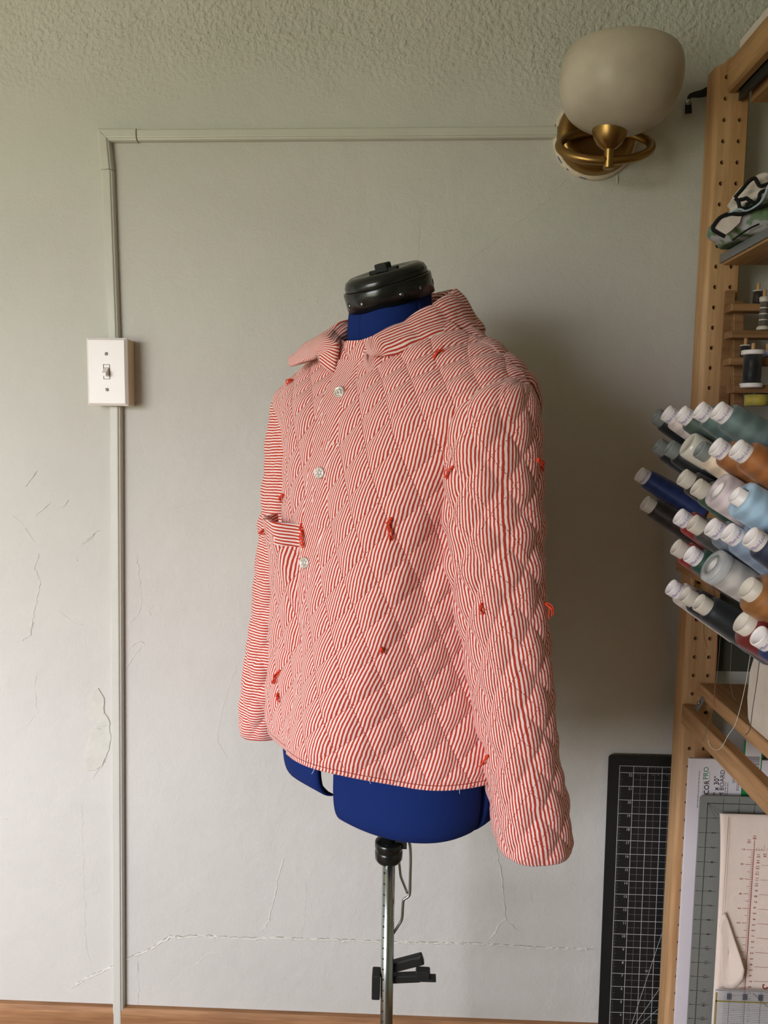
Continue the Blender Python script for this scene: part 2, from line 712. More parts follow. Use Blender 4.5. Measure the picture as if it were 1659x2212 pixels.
def text2d(s, x, y, size, rot=0.0, center=True, shear=0.0, bold=0.0):
    """flat text in a 2-D frame: list of (verts (n,2), faces)"""
    v, f = glyph(s)
    if len(v) == 0:
        return np.zeros((0, 2)), []
    p = v[:, :2].copy()
    p[:, 0] += shear * p[:, 1]
    if center:
        p -= (p.max(axis=0) + p.min(axis=0)) / 2
    p *= size
    c, s_ = math.cos(rot), math.sin(rot)
    q = np.stack([p[:, 0] * c - p[:, 1] * s_ + x, p[:, 0] * s_ + p[:, 1] * c + y], axis=1)
    return q, f


def rect2d(x0, x1, y0, y1):
    return np.array([(x0, y0), (x1, y0), (x1, y1), (x0, y1)], float), [(0, 1, 2, 3)]


def line2d(ax, ay, bx, by, w):
    d = np.array([bx - ax, by - ay], float)
    n = np.array([-d[1], d[0]]) / (np.linalg.norm(d) + 1e-12) * w / 2
    a, b = np.array([ax, ay]), np.array([bx, by])
    return np.array([a - n, b - n, b + n, a + n]), [(0, 1, 2, 3)]


def print_on(name, items, fn, mat, parent):
    """flat print: items of 2-D shapes laid by fn(p2 -> world)"""
    V, Fc, n = [], [], 0
    for p, f in items:
        if len(p) == 0:
            continue
        V.append(np.asarray(p))
        Fc.extend([tuple(i + n for i in q) for q in f])
        n += len(p)
    P = np.vstack(V)
    return obj(name, fn(P), Fc, mat, parent, smooth=False)

# ================================================================== the room
COVE_Z, COVE_R = 1.80, 0.36


def struct(name, vf, mat, smooth=False, parent=None, kind='structure', recalc=True):
    o = obj(name, vf[0], vf[1], mat, parent, smooth=smooth, recalc=recalc)
    if parent is None:
        o['kind'] = kind
    return o


floor = struct('floor', box(XL, XR, YF, 0.12, -0.06, 0.0), M['floor'])
CUT = 10
pr = [(0.0 - COVE_R * (1 - math.cos(a)), COVE_Z + COVE_R * math.sin(a)) for a in np.linspace(0, math.pi / 2, 22)]
wp = [(0.0, 0.0), (0.0, 0.9), (0.0, 1.7)] + pr[:CUT]


def extrude_x(front, rest, x0, x1):
    """room-side strip with vertices of its own, so that it shades smoothly, closed by a back and two ends"""
    n = len(front)
    v = [(x, y, z) for x in (x0, x1) for y, z in front]
    f = [(i, n + i, n + i + 1, i + 1) for i in range(n - 1)]
    loop = [front[-1]] + rest + [front[0]]
    m, k = len(loop), len(v)
    v += [(x, y, z) for x in (x0, x1) for y, z in loop]
    f += [(k + i, k + m + i, k + m + i + 1, k + i + 1) for i in range(m - 1)]
    full = front + rest
    for x, rev in ((x0, True), (x1, False)):
        k = len(v)
        v += [(x, y, z) for y, z in full]
        q = tuple(range(k, k + len(full)))
        f.append(tuple(reversed(q)) if rev else q)
    return v, f


wall_back = struct('wall_back', extrude_x(wp, [(0.12, pr[CUT - 1][1]), (0.12, 0.0)], XL, XR), M['wall_st'], recalc=False)
for p in wall_back.data.polygons:
    p.use_smooth = p.index < CUT + 2
wf = [box(XL, WX0, YF - .12, YF, -0.06, 2.26), box(WX1, XR, YF - .12, YF, -0.06, 2.26), box(WX0, WX1, YF - .12, YF, -0.06, WZ0), box(WX0, WX1, YF - .12, YF, WZ1, 2.26)]
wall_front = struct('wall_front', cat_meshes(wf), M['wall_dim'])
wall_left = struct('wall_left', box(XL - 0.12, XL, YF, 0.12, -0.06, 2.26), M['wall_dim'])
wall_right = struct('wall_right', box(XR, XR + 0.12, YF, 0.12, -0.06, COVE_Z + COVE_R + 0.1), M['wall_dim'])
# coved junction running up into the stippled ceiling
ceiling = struct('ceiling', extrude_x(pr[CUT - 1:] + [(YF, COVE_Z + COVE_R)], [(YF, COVE_Z + COVE_R + 0.1), (0.12, COVE_Z + COVE_R + 0.1), (0.12, pr[CUT - 1][1])], XL, XR), M['wall_st'], recalc=False)
for p in ceiling.data.polygons:
    p.use_smooth = p.index < 22 - CUT
window = struct('window_1', cat_meshes([box(WX0, WX0 + .05, YF - .10, YF - .04, WZ0, WZ1), box(WX1 - .05, WX1, YF - .10, YF - .04, WZ0, WZ1),
                                        box(WX0, WX1, YF - .10, YF - .04, WZ0, WZ0 + .05), box(WX0, WX1, YF - .10, YF - .04, WZ1 - .05, WZ1),
                                        box(WX0, WX1, YF - .09, YF - .05, 1.15, 1.19)]), M['white_pl'])
for z0, z1 in ((WZ0 + .05, 1.15), (1.19, WZ1 - .05)):
    struct('pane', box(WX0 + .05, WX1 - .05, YF - .072, YF - .068, z0, z1), M['pane'], parent=window)
# oak baseboard with a rounded top edge
BB = 0.102
prb = [(0.0, 0.0), (-0.014, 0.0), (-0.014, BB - 0.010), (-0.0125, BB - 0.004), (-0.009, BB), (0.0, BB)]
vb = [(x, y, z) for x in (XL, XR) for y, z in prb]
nb = len(prb)
fb = [(i, (i + 1) % nb, nb + (i + 1) % nb, nb + i) for i in range(nb)] + [tuple(reversed(range(nb))), tuple(range(nb, 2 * nb))]
struct('baseboard_back', (vb, fb), M['baseboard'])

# plaster cracks and ridges on the back wall
def wpts(px):
    return [at(x, y, 0.0) for x, y in px]


def jitter(P, step, amp):
    out = []
    for a, b in zip(P[:-1], P[1:]):
        n = max(2, int(np.linalg.norm(b - a) / step))
        for k in range(n):
            out.append(a + (b - a) * k / n + np.array([random.gauss(0, amp), 0, random.gauss(0, amp)]))
    out.append(P[-1])
    return np.array(out)


def crack(px, width, proud, mat, amp=0.0011, taper=True):
    P = jitter(wpts(px), 0.006, amp)
    n = len(P)
    v, f = [], []
    for i in range(n):
        t = P[min(i + 1, n - 1)] - P[max(i - 1, 0)]
        t /= np.linalg.norm(t) + 1e-9
        nn = np.array([-t[2], 0, t[0]])
        if nn[2] < 0:
            nn = -nn
        w = width * (0.5 + random.random()) * (min(1, i / 3, (n - 1 - i) / 3) if taper else 1)
        c = P[i].copy()
        c[1] = -proud * (0.4 + 0.9 * random.random())
        a, b = P[i] + nn * w, P[i] - nn * w * 0.45
        a[1] = b[1] = 0.0004
        v += [tuple(a), tuple(c), tuple(b)]
        if i:
            k = 3 * i
            f += [(k - 3, k, k + 1, k - 2), (k - 2, k + 1, k + 2, k - 1)]
    o = obj('crack', v, f, mat, wall_back, smooth=False)
    return o


main_crack = [(148, 2134), (190, 2110), (218, 2098), (243, 2087), (275, 2070), (300, 2058), (318, 2054), (345, 2034), (368, 2022), (395, 2023),
              (430, 2020), (500, 2024), (545, 2026), (600, 2025), (700, 2028), (790, 2031), (880, 2035), (960, 2036), (1050, 2038), (1110, 2042), (1190, 2047), (1285, 2050)]
crack([(x, y + 3) for x, y in main_crack], 0.0042, 0.0017, M['plaster'])
crack(main_crack, 0.0011, 0.0005, M['crackdark'], 0.0008)
RID = [([(614, 1850), (600, 1900), (590, 1950), (582, 1990), (566, 2012)], .003), ([(1072, 1830), (1084, 1900), (1092, 1985), (1050, 2036)], .004),
       ([(1092, 1985), (1118, 2010)], .003), ([(660, 1900), (660, 1985), (650, 2020)], .0016),
       ([(84, 1195), (76, 1225), (87, 1262), (78, 1310), (68, 1345), (66, 1372), (48, 1385)], .0028),
       ([(80, 1018), (68, 1034), (56, 1052)], .003), ([(110, 1086), (88, 1106), (78, 1116)], .003),
       ([(212, 1145), (192, 1166), (176, 1176)], .0035), ([(150, 1080), (140, 1092), (122, 1098)], .003),
       ([(75, 1170), (62, 1150), (45, 1130), (28, 1115)], .0022), ([(128, 1320), (160, 1345), (182, 1352)], .003),
       ([(280, 1350), (302, 1320), (306, 1290), (300, 1240), (296, 1200)], .0024), ([(275, 1405), (288, 1390), (300, 1385), (312, 1390)], .004),
       ([(276, 1440), (296, 1410), (306, 1395)], .003), ([(330, 1310), (322, 1318), (326, 1330)], .002),
       ([(78, 1460), (76, 1500), (80, 1540), (66, 1560), (55, 1568)], .002),
       ([(905, 470), (905, 545), (908, 590)], .0018), ([(1195, 425), (1120, 480), (1060, 528), (1010, 565)], .0016),
       ([(862, 470), (852, 440), (838, 405)], .0012), ([(745, 312), (748, 326)], .0016), ([(632, 310), (640, 320)], .0014),
       ([(340, 1105), (400, 1092), (455, 1080), (470, 1076)], .0011), ([(350, 2140), (450, 2060), (480, 2058)], .0016),
       ([(180, 2090), (196, 2080), (186, 2040), (178, 1800), (176, 1740)], .0016), ([(298, 2075), (300, 2120), (298, 2190)], .0022),
       ([(230, 1640), (215, 1662), (200, 1682)], .003), ([(495, 1640), (470, 1600), (478, 1540), (500, 1470), (520, 1420)], .0014),
       ([(1145, 1930), (1150, 1948)], .003), ([(1178, 1955), (1176, 1966)], .003), ([(1258, 1936), (1262, 1946)], .003),
       ([(1240, 2070), (1275, 2080)], .0018), ([(1232, 385), (1215, 395), (1198, 412)], .0018)]
for px, w in RID:
    crack(px, w * .8, w * 0.28, M['plaster'])
for px in ([(80, 1018), (68, 1034), (56, 1052)], [(110, 1086), (88, 1106)], [(212, 1145), (192, 1166), (176, 1176)], [(10, 1768), (16, 1770)], [(14, 1261), (23, 1257)],
           [(230, 1640), (215, 1662), (200, 1682)], [(167, 1205), (168, 1212)], [(72, 1345), (66, 1372), (48, 1385)], [(1333, 392), (1334, 398)]):
    crack(px, 0.0009, 0.0005, M['crackdark'], 0.0006)


def slab(px, thick, mat, name, parent):
    P = jitter(wpts(px + [px[0]]), 0.008, 0.0014)[:-1]
    n = len(P)
    c = P.mean(axis=0)
    v = [(p[0], 0.0006, p[2]) for p in P] + [(c[0] + (p[0] - c[0]) * .93, -thick, c[2] + (p[2] - c[2]) * .96) for p in P]
    f = [(i, (i + 1) % n, n + (i + 1) % n, n + i) for i in range(n)] + [tuple(range(n, 2 * n))]
    return obj(name, v, f, mat, parent, smooth=False)


slab([(200, 1492), (214, 1484), (224, 1505), (228, 1540), (239, 1560), (239, 1568), (210, 1572), (196, 1556), (192, 1520)], 0.0022, M['plaster'], 'plaster_flake', wall_back)
slab([(200, 1574), (239, 1566), (239, 1618), (212, 1665), (186, 1668), (180, 1630), (192, 1600)], 0.0018, M['plaster'], 'plaster_flake', wall_back)
slab([(258, 1560), (266, 1558), (268, 1612), (262, 1618)], 0.001, M['slot'], 'plaster_chip', wall_back)

# ------------------------------------------------------------------ surface raceway
RW = 0.0205
bc = at(230, 803, -0.042)
rz = at(210, 283, 0)[2]
rx = at(212, 283, -0.008)[0]


def raceway(a, b, w, d, side):
    """half-round channel from a to b (points on the wall, edge line), widened to one side"""
    a, b = np.asarray(a, float), np.asarray(b, float)
    t = (b - a) / np.linalg.norm(b - a)
    s = np.asarray(side, float)
    s = s - t * (s @ t)
    s /= np.linalg.norm(s)
    pf = [(0, 0), (0, d * .72), (.06 * w, d * .9), (.16 * w, d), (.70 * w, d), (.78 * w, d * .97), (.80 * w, d * .86), (.93 * w, d * .80), (w, d * .6), (w, 0)]
    v = [tuple(p + s * q + np.array([0, -h, 0])) for p in (a, b) for q, h in pf]
    n = len(pf)
    f = [(i, i + 1, n + i + 1, n + i) for i in range(n - 1)] + [tuple(reversed(range(n))), tuple(range(n, 2 * n))]
    return v, f


race = thing('cable_raceway', 'painted cable raceway running from the baseboard past the light switch across to the sconce', 'cable raceway', (rx, 0, 0.0))
A0 = np.array([rx, 0, rz])
endx = at(1203, 287, -0.01)[0]
e1 = at(295, 283, -0.01)[0]
tr = at(1203, 276, -0.0)[2]
obj('horizontal_channel', *raceway((e1 + .0012, 0, rz - .001), (endx, 0, tr - .001), RW - .002, 0.0135, (0, 0, -1)), M['trimpaint'], race, smooth=False)
hv, hf = raceway((rx, 0, rz), (e1, 0, rz), RW, 0.0150, (0, 0, -1))
hv = [(x + (rz - z) * (1.0 if x < rx + .02 else 0), y, z) for x, y, z in hv]
elbow = obj('elbow', hv, hf, M['trimpaint'], race, smooth=False)
zc = at(222, 372, 0)[2]
vv, vf_ = raceway((rx, 0, rz - .0012), (rx + .004, 0, zc), RW, 0.0150, (1, 0, 0))
vv = [(x, y, z - ((x - rx) if z > rz - .01 else 0)) for x, y, z in vv]
obj('elbow', vv, vf_, M['trimpaint'], race, smooth=False)
xs_top = at(232, 735, -.012)[0]
xs_bot = at(236, 880, -.012)[0]
xb = at(242, 2212, -.012)[0]
obj('upper_channel', *raceway((rx + .005, 0, zc), (xs_top, 0, bc[2] + .0575), RW - .001, 0.0135, (1, 0, 0)), M['trimpaint'], race, smooth=False)
obj('lower_channel', *raceway((xs_bot, 0, bc[2] - .0575), (xb, 0, 0.0005), RW, 0.0145, (1, 0, 0)), M['trimpaint'], race, smooth=False)

# ------------------------------------------------------------------ light switch
sw = thing('light_switch', 'white surface-mounted light switch box with a toggle and two screws', 'light switch', (bc[0], 0, bc[2] - .06))
hx, hz = 0.035, 0.0575
obj('switch_box', *box(bc[0] - hx + .002, bc[0] + hx - .001, -0.0345, -0.0006, bc[2] - hz + .001, bc[2] + hz - .001, .001), M['tan_side'], sw, smooth=False)
sl = [(bc[0] - hx, -.0345, -hz), (bc[0] + hx, -.0345, -hz)]
pv, pf = [], []
for ins, y in ((0, -.0345), (0, -.037), (.0042, -.0412)):
    for sx_, sz_ in ((-1, -1), (1, -1), (1, 1), (-1, 1)):
        pv.append((bc[0] + sx_ * (hx - ins), y, bc[2] + sz_ * (hz - ins)))
for k in range(2):
    for i in range(4):
        pf.append((4 * k + i, 4 * k + (i + 1) % 4, 4 * k + 4 + (i + 1) % 4, 4 * k + 4 + i))
pf += [(8, 9, 10, 11), (3, 2, 1, 0)]
plate = obj('cover_plate', pv, pf, M['white_pl'], sw, smooth=False)
for dz in (.0302, -.0302):
    s_ = place(lathe([(.0001, -.0005), (.0032, -.0005), (.0030, .0009), (.0001, .0013)], 16), (bc[0], -.0412, bc[2] + dz), (0, -1, 0))
    sc = obj('screw', *s_, M['screw'], sw)
    d = 1 if dz > 0 else -1
    q = place(box(-.0028, .0028, -.0004, .0004, .0011, .0015), (bc[0], -.0412, bc[2] + dz), (0, -1, 0), (math.cos(.9), 0, d * math.sin(.9)))
    obj('screw_slot', *q, M['slot'], sc, smooth=False)
obj('toggle_frame', *cat_meshes([box(bc[0] - .0056, bc[0] + .0056, -.0419, -.041, bc[2] + .0118, bc[2] + .0124), box(bc[0] - .0056, bc[0] + .0056, -.0419, -.041, bc[2] - .0124, bc[2] - .0118),
                                 box(bc[0] - .0056, bc[0] - .0050, -.0419, -.041, bc[2] - .0124, bc[2] + .0124), box(bc[0] + .0050, bc[0] + .0056, -.0419, -.041, bc[2] - .0124, bc[2] + .0124)]), M['slot'], sw, smooth=False)
tv = [(-.0042, 0, .008), (.0042, 0, .008), (.0042, 0, -.006), (-.0042, 0, -.006), (-.0034, -.0125, -.0028), (.0034, -.0125, -.0028), (.0030, -.0125, -.0078), (-.0030, -.0125, -.0078)]
tf = [(0, 1, 5, 4), (1, 2, 6, 5), (2, 3, 7, 6), (3, 0, 4, 7), (4, 5, 6, 7)]
tv, tf = fix_normals([(bc[0] + x, -.0410 + y, bc[2] + z) for x, y, z in tv], tf)
obj('toggle', tv, tf, M['white_pl'], sw, smooth=False)

# ------------------------------------------------------------------ sconce
CYS = -0.118
cup = at(1321, 270, CYS)          # middle of the cup's rim
can = at(1288, 292, -0.012)
scn = thing('wall_sconce', 'brass wall sconce with an upturned alabaster glass bowl', 'wall lamp', (can[0], 0, can[2]))
# plaster ring where the fixture meets the wall
rp = [(.0695, 0.0), (.0700, .004), (.0665, .010), (.064, .010), (.064, 0.0)]
obj('caulk_ring', *place(lathe(rp, 48, False, False), (can[0], 0, can[2]), (0, -1, 0)), M['caulk'], scn)
for a0, a1 in ((3.62, 3.82), (2.85, 3.0), (4.35, 4.55), (3.98, 4.06)):
    P = [(can[0] + .0693 * math.cos(a), -.0068, can[2] + .0693 * math.sin(a)) for a in np.linspace(a0, a1, 7)]
    obj('tape_trace', *tube(P, [.0003, .0007, .0009, .0007, .0008, .0006, .0003], 6), M['bluetape'], scn)
cp = [(.064, .0), (.0645, .012), (.0625, .020), (.056, .0255), (.046, .0262), (.042, .0245), (.020, .0235), (.0001, .0235)]
obj('canopy', *place(lathe(cp, 48, False, True), (can[0], -.004, can[2]), (0, -1, 0)), M['brass'], scn)
# round arm: a ring that leaves the canopy and dips forward under the cup
pb = at(1313, 347, CYS)
pt = at(1318, 284, -0.034)
mid = (pb + pt) / 2
half = (pb - pt) / 2
mid[0] = at(1307, 313, mid[1])[0]
half[0] = 0
ring = [mid + .0715 * math.cos(a) * np.array([1.0, 0, .03]) + math.sin(a) * half for a in np.linspace(0, 2 * math.pi, 64, endpoint=False)]
obj('ring_arm', *tube(ring, .0068, 12, closed=True, flat=1.0), M['brass'], scn)
cup0 = np.array([pb[0] + .0015, CYS, pb[2] - .012])
hcup = cup[2] - cup0[2]
cpx = [(.0001, 0), (.0078, 0), (.0082, .001), (.0074, .0265), (.0080, .0280), (.0125, .0310), (.0190, .0370), (.0240, .0460), (.0265, .0560), (.0268, hcup - .006), (.0255, hcup), (.0235, hcup), (.0225, hcup - .01), (.0001, hcup - .014)]
obj('cup', *place(lathe(cpx, 40, True, True), cup0), M['brass'], scn)
b0 = hcup - .012
H = (at(1338, 118, CYS)[2] - cup0[2]) - b0
gp = [(.016, 0), (.037, .05), (.060, .14), (.0765, .27), (.0860, .45), (.0905, .64), (.0905, .78), (.0885, .90), (.0845, .98), (.0815, 1.0), (.0795, .985), (.083, .89), (.0845, .78), (.0855, .64), (.081, .45), (.056, .18), (.024, .08), (.0001, .06)]
gpr = spline([(r, 0, b0 + z * H) for r, z in gp], 80)
obj('glass_bowl', *place(lathe([(max(p[0], .0001), p[2]) for p in gpr], 64, True, True), cup0 + np.array([.002, 0, 0]), (.075, -.02, 1)), M['glass'], scn)
obj('paint_drip', *tube([(at(1334, 362, 0)[0], -.001, at(1334, 362, 0)[2]), (at(1333, 396, 0)[0], -.001, at(1333, 396, 0)[2])], [.0011, .0016], 6), M['plaster'], wall_back)

# ================================================================== dress form
FM = np.array([-0.025, -0.30])
PHI = math.radians(44)
LV = np.array([math.cos(PHI), -math.sin(PHI)])      # wearer's left
FV = np.array([-math.sin(PHI), -math.cos(PHI)])     # wearer's front


def body_xyz(u, v, z):
    u, v, z = np.broadcast_arrays(np.asarray(u, float), np.asarray(v, float), np.asarray(z, float))
    return np.stack([FM[0] + u * LV[0] + v * FV[0], FM[1] + u * LV[1] + v * FV[1], z], axis=-1)


def smooth_table(tab, n, key=0, win=0.04):
    """rows of a control table resampled along the path of (z, a)"""
    T = np.asarray(tab, float)
    d = np.hypot(np.diff(T[:, 0]), np.diff(T[:, 1]))
    p = np.concatenate([[0], np.cumsum(d)])
    q = np.linspace(0, p[-1], n)
    out = np.stack([np.interp(q, p, T[:, k]) for k in range(T.shape[1])], axis=1)
    w = max(1, int(win / p[-1] * n))
    ker = np.hanning(2 * w + 3)[1:-1]
    ker /= ker.sum()
    pad = np.vstack([2 * out[0] - out[w:0:-1], out, 2 * out[-1] - out[-2:-w - 2:-1]])
    return np.stack([np.convolve(pad[:, k], ker, 'valid') for k in range(T.shape[1])], axis=1), p[-1]


form = thing('dress_form', 'navy blue adjustable dress form with a black neck cap on a chromed pole', 'dress form', (FM[0], FM[1], 0.0))
FT = [  # z, half width, front depth, back depth
    (0.684, 0.122, 0.086, 0.094), (0.689, 0.142, 0.100, 0.110), (0.700, 0.153, 0.110, 0.120), (0.73, 0.158, 0.114, 0.124), (0.79, 0.158, 0.112, 0.122), (0.88, 0.140, 0.104, 0.105),
    (0.98, 0.118, 0.096, 0.085), (1.08, 0.130, 0.104, 0.085), (1.16, 0.138, 0.112, 0.085), (1.23, 0.150, 0.090, 0.08), (1.27, 0.135, 0.068, 0.07), (1.295, 0.085, 0.056, 0.06), (1.315, 0.060, 0.054, 0.058), (1.350, 0.055, 0.054, 0.055), (1.380, 0.052, 0.052, 0.053)]
FR, _ = smooth_table(FT, 120, win=0.02)
# four shells with open slits between them, as the dials spread it
for q in range(4):
    t0, t1 = q * 90 - 0, q * 90 + 90
    th = np.radians(np.linspace(t0, t1, 40))
    rows = []
    for z, a, bf, bb in FR:
        u = a * np.sign(np.sin(th)) * np.abs(np.sin(th)) ** 0.88
        b = np.where(np.cos(th) > 0, bf, bb)
        v = b * np.sign(np.cos(th)) * np.abs(np.cos(th)) ** 0.88
        gap = 0.005 * float(1 - sstep(1.2, 1.3, z))
        gau = gap + 0.013 * float(1 - sstep(0.8, 1.0, z))
        su, sv = (1 if np.sin(th[20]) > 0 else -1), (1 if np.cos(th[20]) > 0 else -1)
        tl = float(sstep(1.29, 1.36, z))
        zz = z - tl * 0.42 * (v - 0.0) + ((0.060 * np.cos(th) - 0.038) * float(1 - sstep(0.69, 0.82, z)) if q == 3 else 0.0)
        u, v = u - .002 * tl, v + .008 * tl
        # the far front shell hangs a little shorter and is set apart
        rows.append(body_xyz(u * (1 - 1.4 * gau) + su * gau, v + sv * gap, zz))
    R = np.array(rows)
    inner = R[:, ::-1].copy()
    cen = body_xyz(0, 0, R[:, :, 2].mean(axis=1))[:, None, :]
    inner = inner + (cen - inner) * np.array([0.07, 0.07, 0.0])
    G = np.concatenate([R, inner], axis=1)
    nc = G.shape[1]
    fs = [tuple(x) for x in grid_faces(len(FR), nc).tolist()]
    V = G.reshape(-1, 3)
    for row in (0, len(FR) - 1):
        for k in range(39):
            a, b = row * nc + k, row * nc + k + 1
            c, d = row * nc + nc - 2 - k, row * nc + nc - 1 - k
            fs.append((a, b, c, d))
    obj('torso_shell', V, fs, M['navy'], form)
# dark seam on the neck
nz = np.linspace(1.26, 1.36, 20)
for th in (0.30,):
    P = []
    for z in nz:
        r = FR[np.argmin(abs(FR[:, 0] - z))]
        u, v = r[1] * math.sin(th) ** .88, r[2] * math.cos(th) ** .88
        P.append(body_xyz(u, v + .0006, z - float(sstep(1.29, 1.36, z)) * .42 * v))
    obj('neck_seam', *tube(P, .0011, 6), M['black_cloth'], form)
# black neck cap: band with screw holes, domed lid, dial
NT = np.array([0.0, 0.0, 0.0])
ntilt = 0.40
NC = body_xyz(-0.002, 0.009, 1.388)
nax = np.array([FV[0] * ntilt, FV[1] * ntilt, 1.0])
nax /= np.linalg.norm(nax)
nh = np.array([LV[0], LV[1], 0.0])


def ell(vf, ky):
    return [(x, y * ky, z) for x, y, z in vf[0]], vf[1]


KY = 1.06
band = lathe([(.0545, -.014), (.0580, -.014), (.0582, .011), (.0572, .0125), (.0545, .0125), (.0535, .006), (.0535, -.012)], 56, False, False)
bnd = obj('neck_band', *place(ell(band, KY), NC, nax, nh), M['black_pl'], form)
for a in (-.35, .12, 1.05, 1.55, -.95, 2.3):
    d = np.array([math.sin(a) * .058, -math.cos(a) * .058 * KY, 0])
    # local x = wearer's left, local y = axis x left = backward-ish
    x_, y_, z_ = frame_of(nax, nh)
    c = NC + x_ * d[0] + y_ * (-d[1]) * (1 if (y_ @ np.array([FV[0], FV[1], 0])) > 0 else -1) + z_ * (-.002)
    nrm = c - NC
    nrm = nrm - z_ * (nrm @ z_)
    obj('screw_recess', *place(lathe([(.0042, -.001), (.0042, .0004), (.0032, .0004), (.0030, -.0008)], 14, False, False), c, nrm), M['black_matte'], bnd)
    obj('screw', *place(lathe([(.0026, -.001), (.0022, .0003), (.0001, .0006)], 12, False, True), c, nrm), M['steel'], bnd)
lid = lathe([(.0520, .008), (.0545, .012), (.0548, .018), (.0520, .0245), (.0455, .0285), (.038, .0275), (.034, .0262), (.0001, .0262)], 56, True, True)
obj('neck_cap', *place(ell(lid, KY), NC, nax, nh), M['black_pl'], form)
dial = cat_meshes([box(-.011, .011, -.006, .006, .026, .0375, .0015), box(-.026, .026, -.0035, .0035, .0255, .0305, .001)])
obj('neck_dial', *place(dial, NC, nax, nh), M['black_matte'], form, smooth=False)
# pole with clamp, hem-marker wire and clip
PX, PY = -0.0225, -0.30
obj('pole', *[q for q in [place(lathe([(.0093, 0.0), (.0093, .60)], 32), (PX, PY, 0.012))]][0], M['steel'], form)
obj('upper_pole', *place(lathe([(.0112, 0.0), (.0112, .10)], 28), (PX - .0005, PY, .60)), M['black_pl'], form)
obj('clamp_collar', *place(lathe([(.010, -.006), (.0175, -.004), (.0198, .0), (.0202, .010), (.0196, .0115), (.0188, .0135), (.0198, .0155), (.0204, .017), (.0202, .0245), (.0190, .026), (.0120, .0265)], 36), (PX, PY, .590)), M['black_pl'], form)
for k in range(18):
    z = .57 - .0165 * k
    obj('height_mark', *box(PX - .0072, PX - .0050, PY - .0086 - .0002, PY - .0070, z, z + .0011 + (.001 if k % 5 == 0 else 0)), M['slot'], form, smooth=False)
wy = PY - .002
wire = spline([at(x, y, wy + .004) for x, y in [(868, 1812), (879, 1808), (885, 1822), (887, 1850), (886, 1900), (885, 1930), (880, 1938), (872, 1944), (870, 1960), (868, 1985), (860, 2000), (850, 2016)]], 60)
obj('hem_wire', *tube(wire, .0021, 8), M['steel'], form)
wire2 = spline([at(x, y, wy + .012) for x, y in [(861, 1850), (864, 1880), (866, 1894), (873, 1912), (880, 1929)]], 24)
obj('hem_wire', *tube(wire2, .0019, 8), M['steel'], form)
brk = np.array([at(870, 1815, PY + .004), at(845, 1820, PY + .004)])
obj('wire_bracket', *box(PX + .008, brk[0][0] + .006, PY - .006, PY + .012, brk[0][2] - .008, brk[0][2] + .035), M['black_matte'], form, smooth=False)


def bar(a, b, w, h, yd, name, par, mat, off=0.0):
    """flat bar between two points lying in a plane Y = const, h high across, yd deep"""
    a, b = np.asarray(a, float), np.asarray(b, float)
    L = np.linalg.norm(b - a)
    vf = box(-L / 2, L / 2, -yd / 2, yd / 2, -h / 2, h / 2, min(h, yd) * .12)
    t = (b - a) / L
    n = np.array([-t[2], 0, t[0]])
    v = np.asarray(vf[0])
    c = (a + b) / 2 + np.array([0, off, 0])
    return obj(name, c + v[:, :1] * t + v[:, 1:2] * np.array([0, 1.0, 0]) + v[:, 2:3] * n, vf[1], mat, par, smooth=False)


yc = PY + .004
clip = bar(at(813, 2098, yc), at(812, 2150, yc), .01, .012, .022, 'hem_clip', form, M['black_matte'])
bar(at(812, 2108, yc), at(848, 2100, yc), .01, .008, .012, 'clip_bridge', clip, M['black_matte'], .006)
bar(at(838, 2096, yc), at(914, 2076, yc), .01, .0145, .012, 'clip_arm', clip, M['black_matte'], .006)
bar(at(902, 2070, yc), at(906, 2083, yc), .01, .010, .014, 'clip_jaw', clip, M['black_matte'], .006)
bar(at(838, 2119, yc), at(908, 2116, yc), .01, .0115, .012, 'clip_arm', clip, M['black_matte'], .006)
bar(at(898, 2107, yc), at(929, 2109, yc), .01, .0125, .014, 'clip_jaw', clip, M['black_matte'], .006)
bar(at(905, 2118, yc), at(942, 2119, yc), .01, .0045, .013, 'clip_jaw', clip, M['black_matte'], .006)
# stand feet on the floor
for k in range(4):
    a = math.radians(20 + 90 * k)
    P = [(PX + r * math.cos(a), PY + r * math.sin(a) * .62, z) for r, z in ((.008, .16), (.05, .13), (.16, .05), (.25, .012))]
    obj('stand_leg', *tube(spline(P, 14), .0085, 10), M['black_pl'], form)
obj('stand_hub', *place(lathe([(.02, .12), (.024, .125), (.024, .19), (.014, .20), (.0095, .20)], 28), (PX, PY, 0)), M['black_pl'], form)

# ================================================================== quilted jacket
jacket = thing('quilted_jacket', 'red and white striped quilted jacket on the navy dress form', 'jacket', (FM[0], FM[1], 0.77))
BVH_SETS = []


def grid_normals(G, wrap):
    dr = np.gradient(G, axis=0)
    if wrap:
        E2 = np.concatenate([G[:, -1:], G, G[:, :1]], axis=1)
        dc = (E2[:, 2:] - E2[:, :-2]) / 2
    else:
        dc = np.gradient(G, axis=1)
    n = np.cross(dc, dr)
    n /= np.linalg.norm(n, axis=2, keepdims=True) + 1e-12
    return n


def quilt_h(s, t, amp):
    """puffed height of the diamond quilting at fabric coordinates"""
    a = np.abs(np.sin(np.pi * (s / QW + t / QH)))
    b = np.abs(np.sin(np.pi * (s / QW - t / QH)))
    p = np.power(a * b, 0.6)
    cr = 0.10 * np.sin(s * 520 + 3 * np.sin(t * 60)) * np.sin(t * 410 + 2 * np.sin(s * 75)) * (1 - p)
    return amp * (p + cr)


def wob(x, y, k=0.0):
    return (np.sin(x * 1.0 + 1.7 * np.sin(y * .61 + k) + k) + np.sin(y * 1.13 + 1.3 * np.sin(x * .73 + 2 * k) + 2.1 * k) + np.sin((x + y) * .57 + k * 3)) / 3


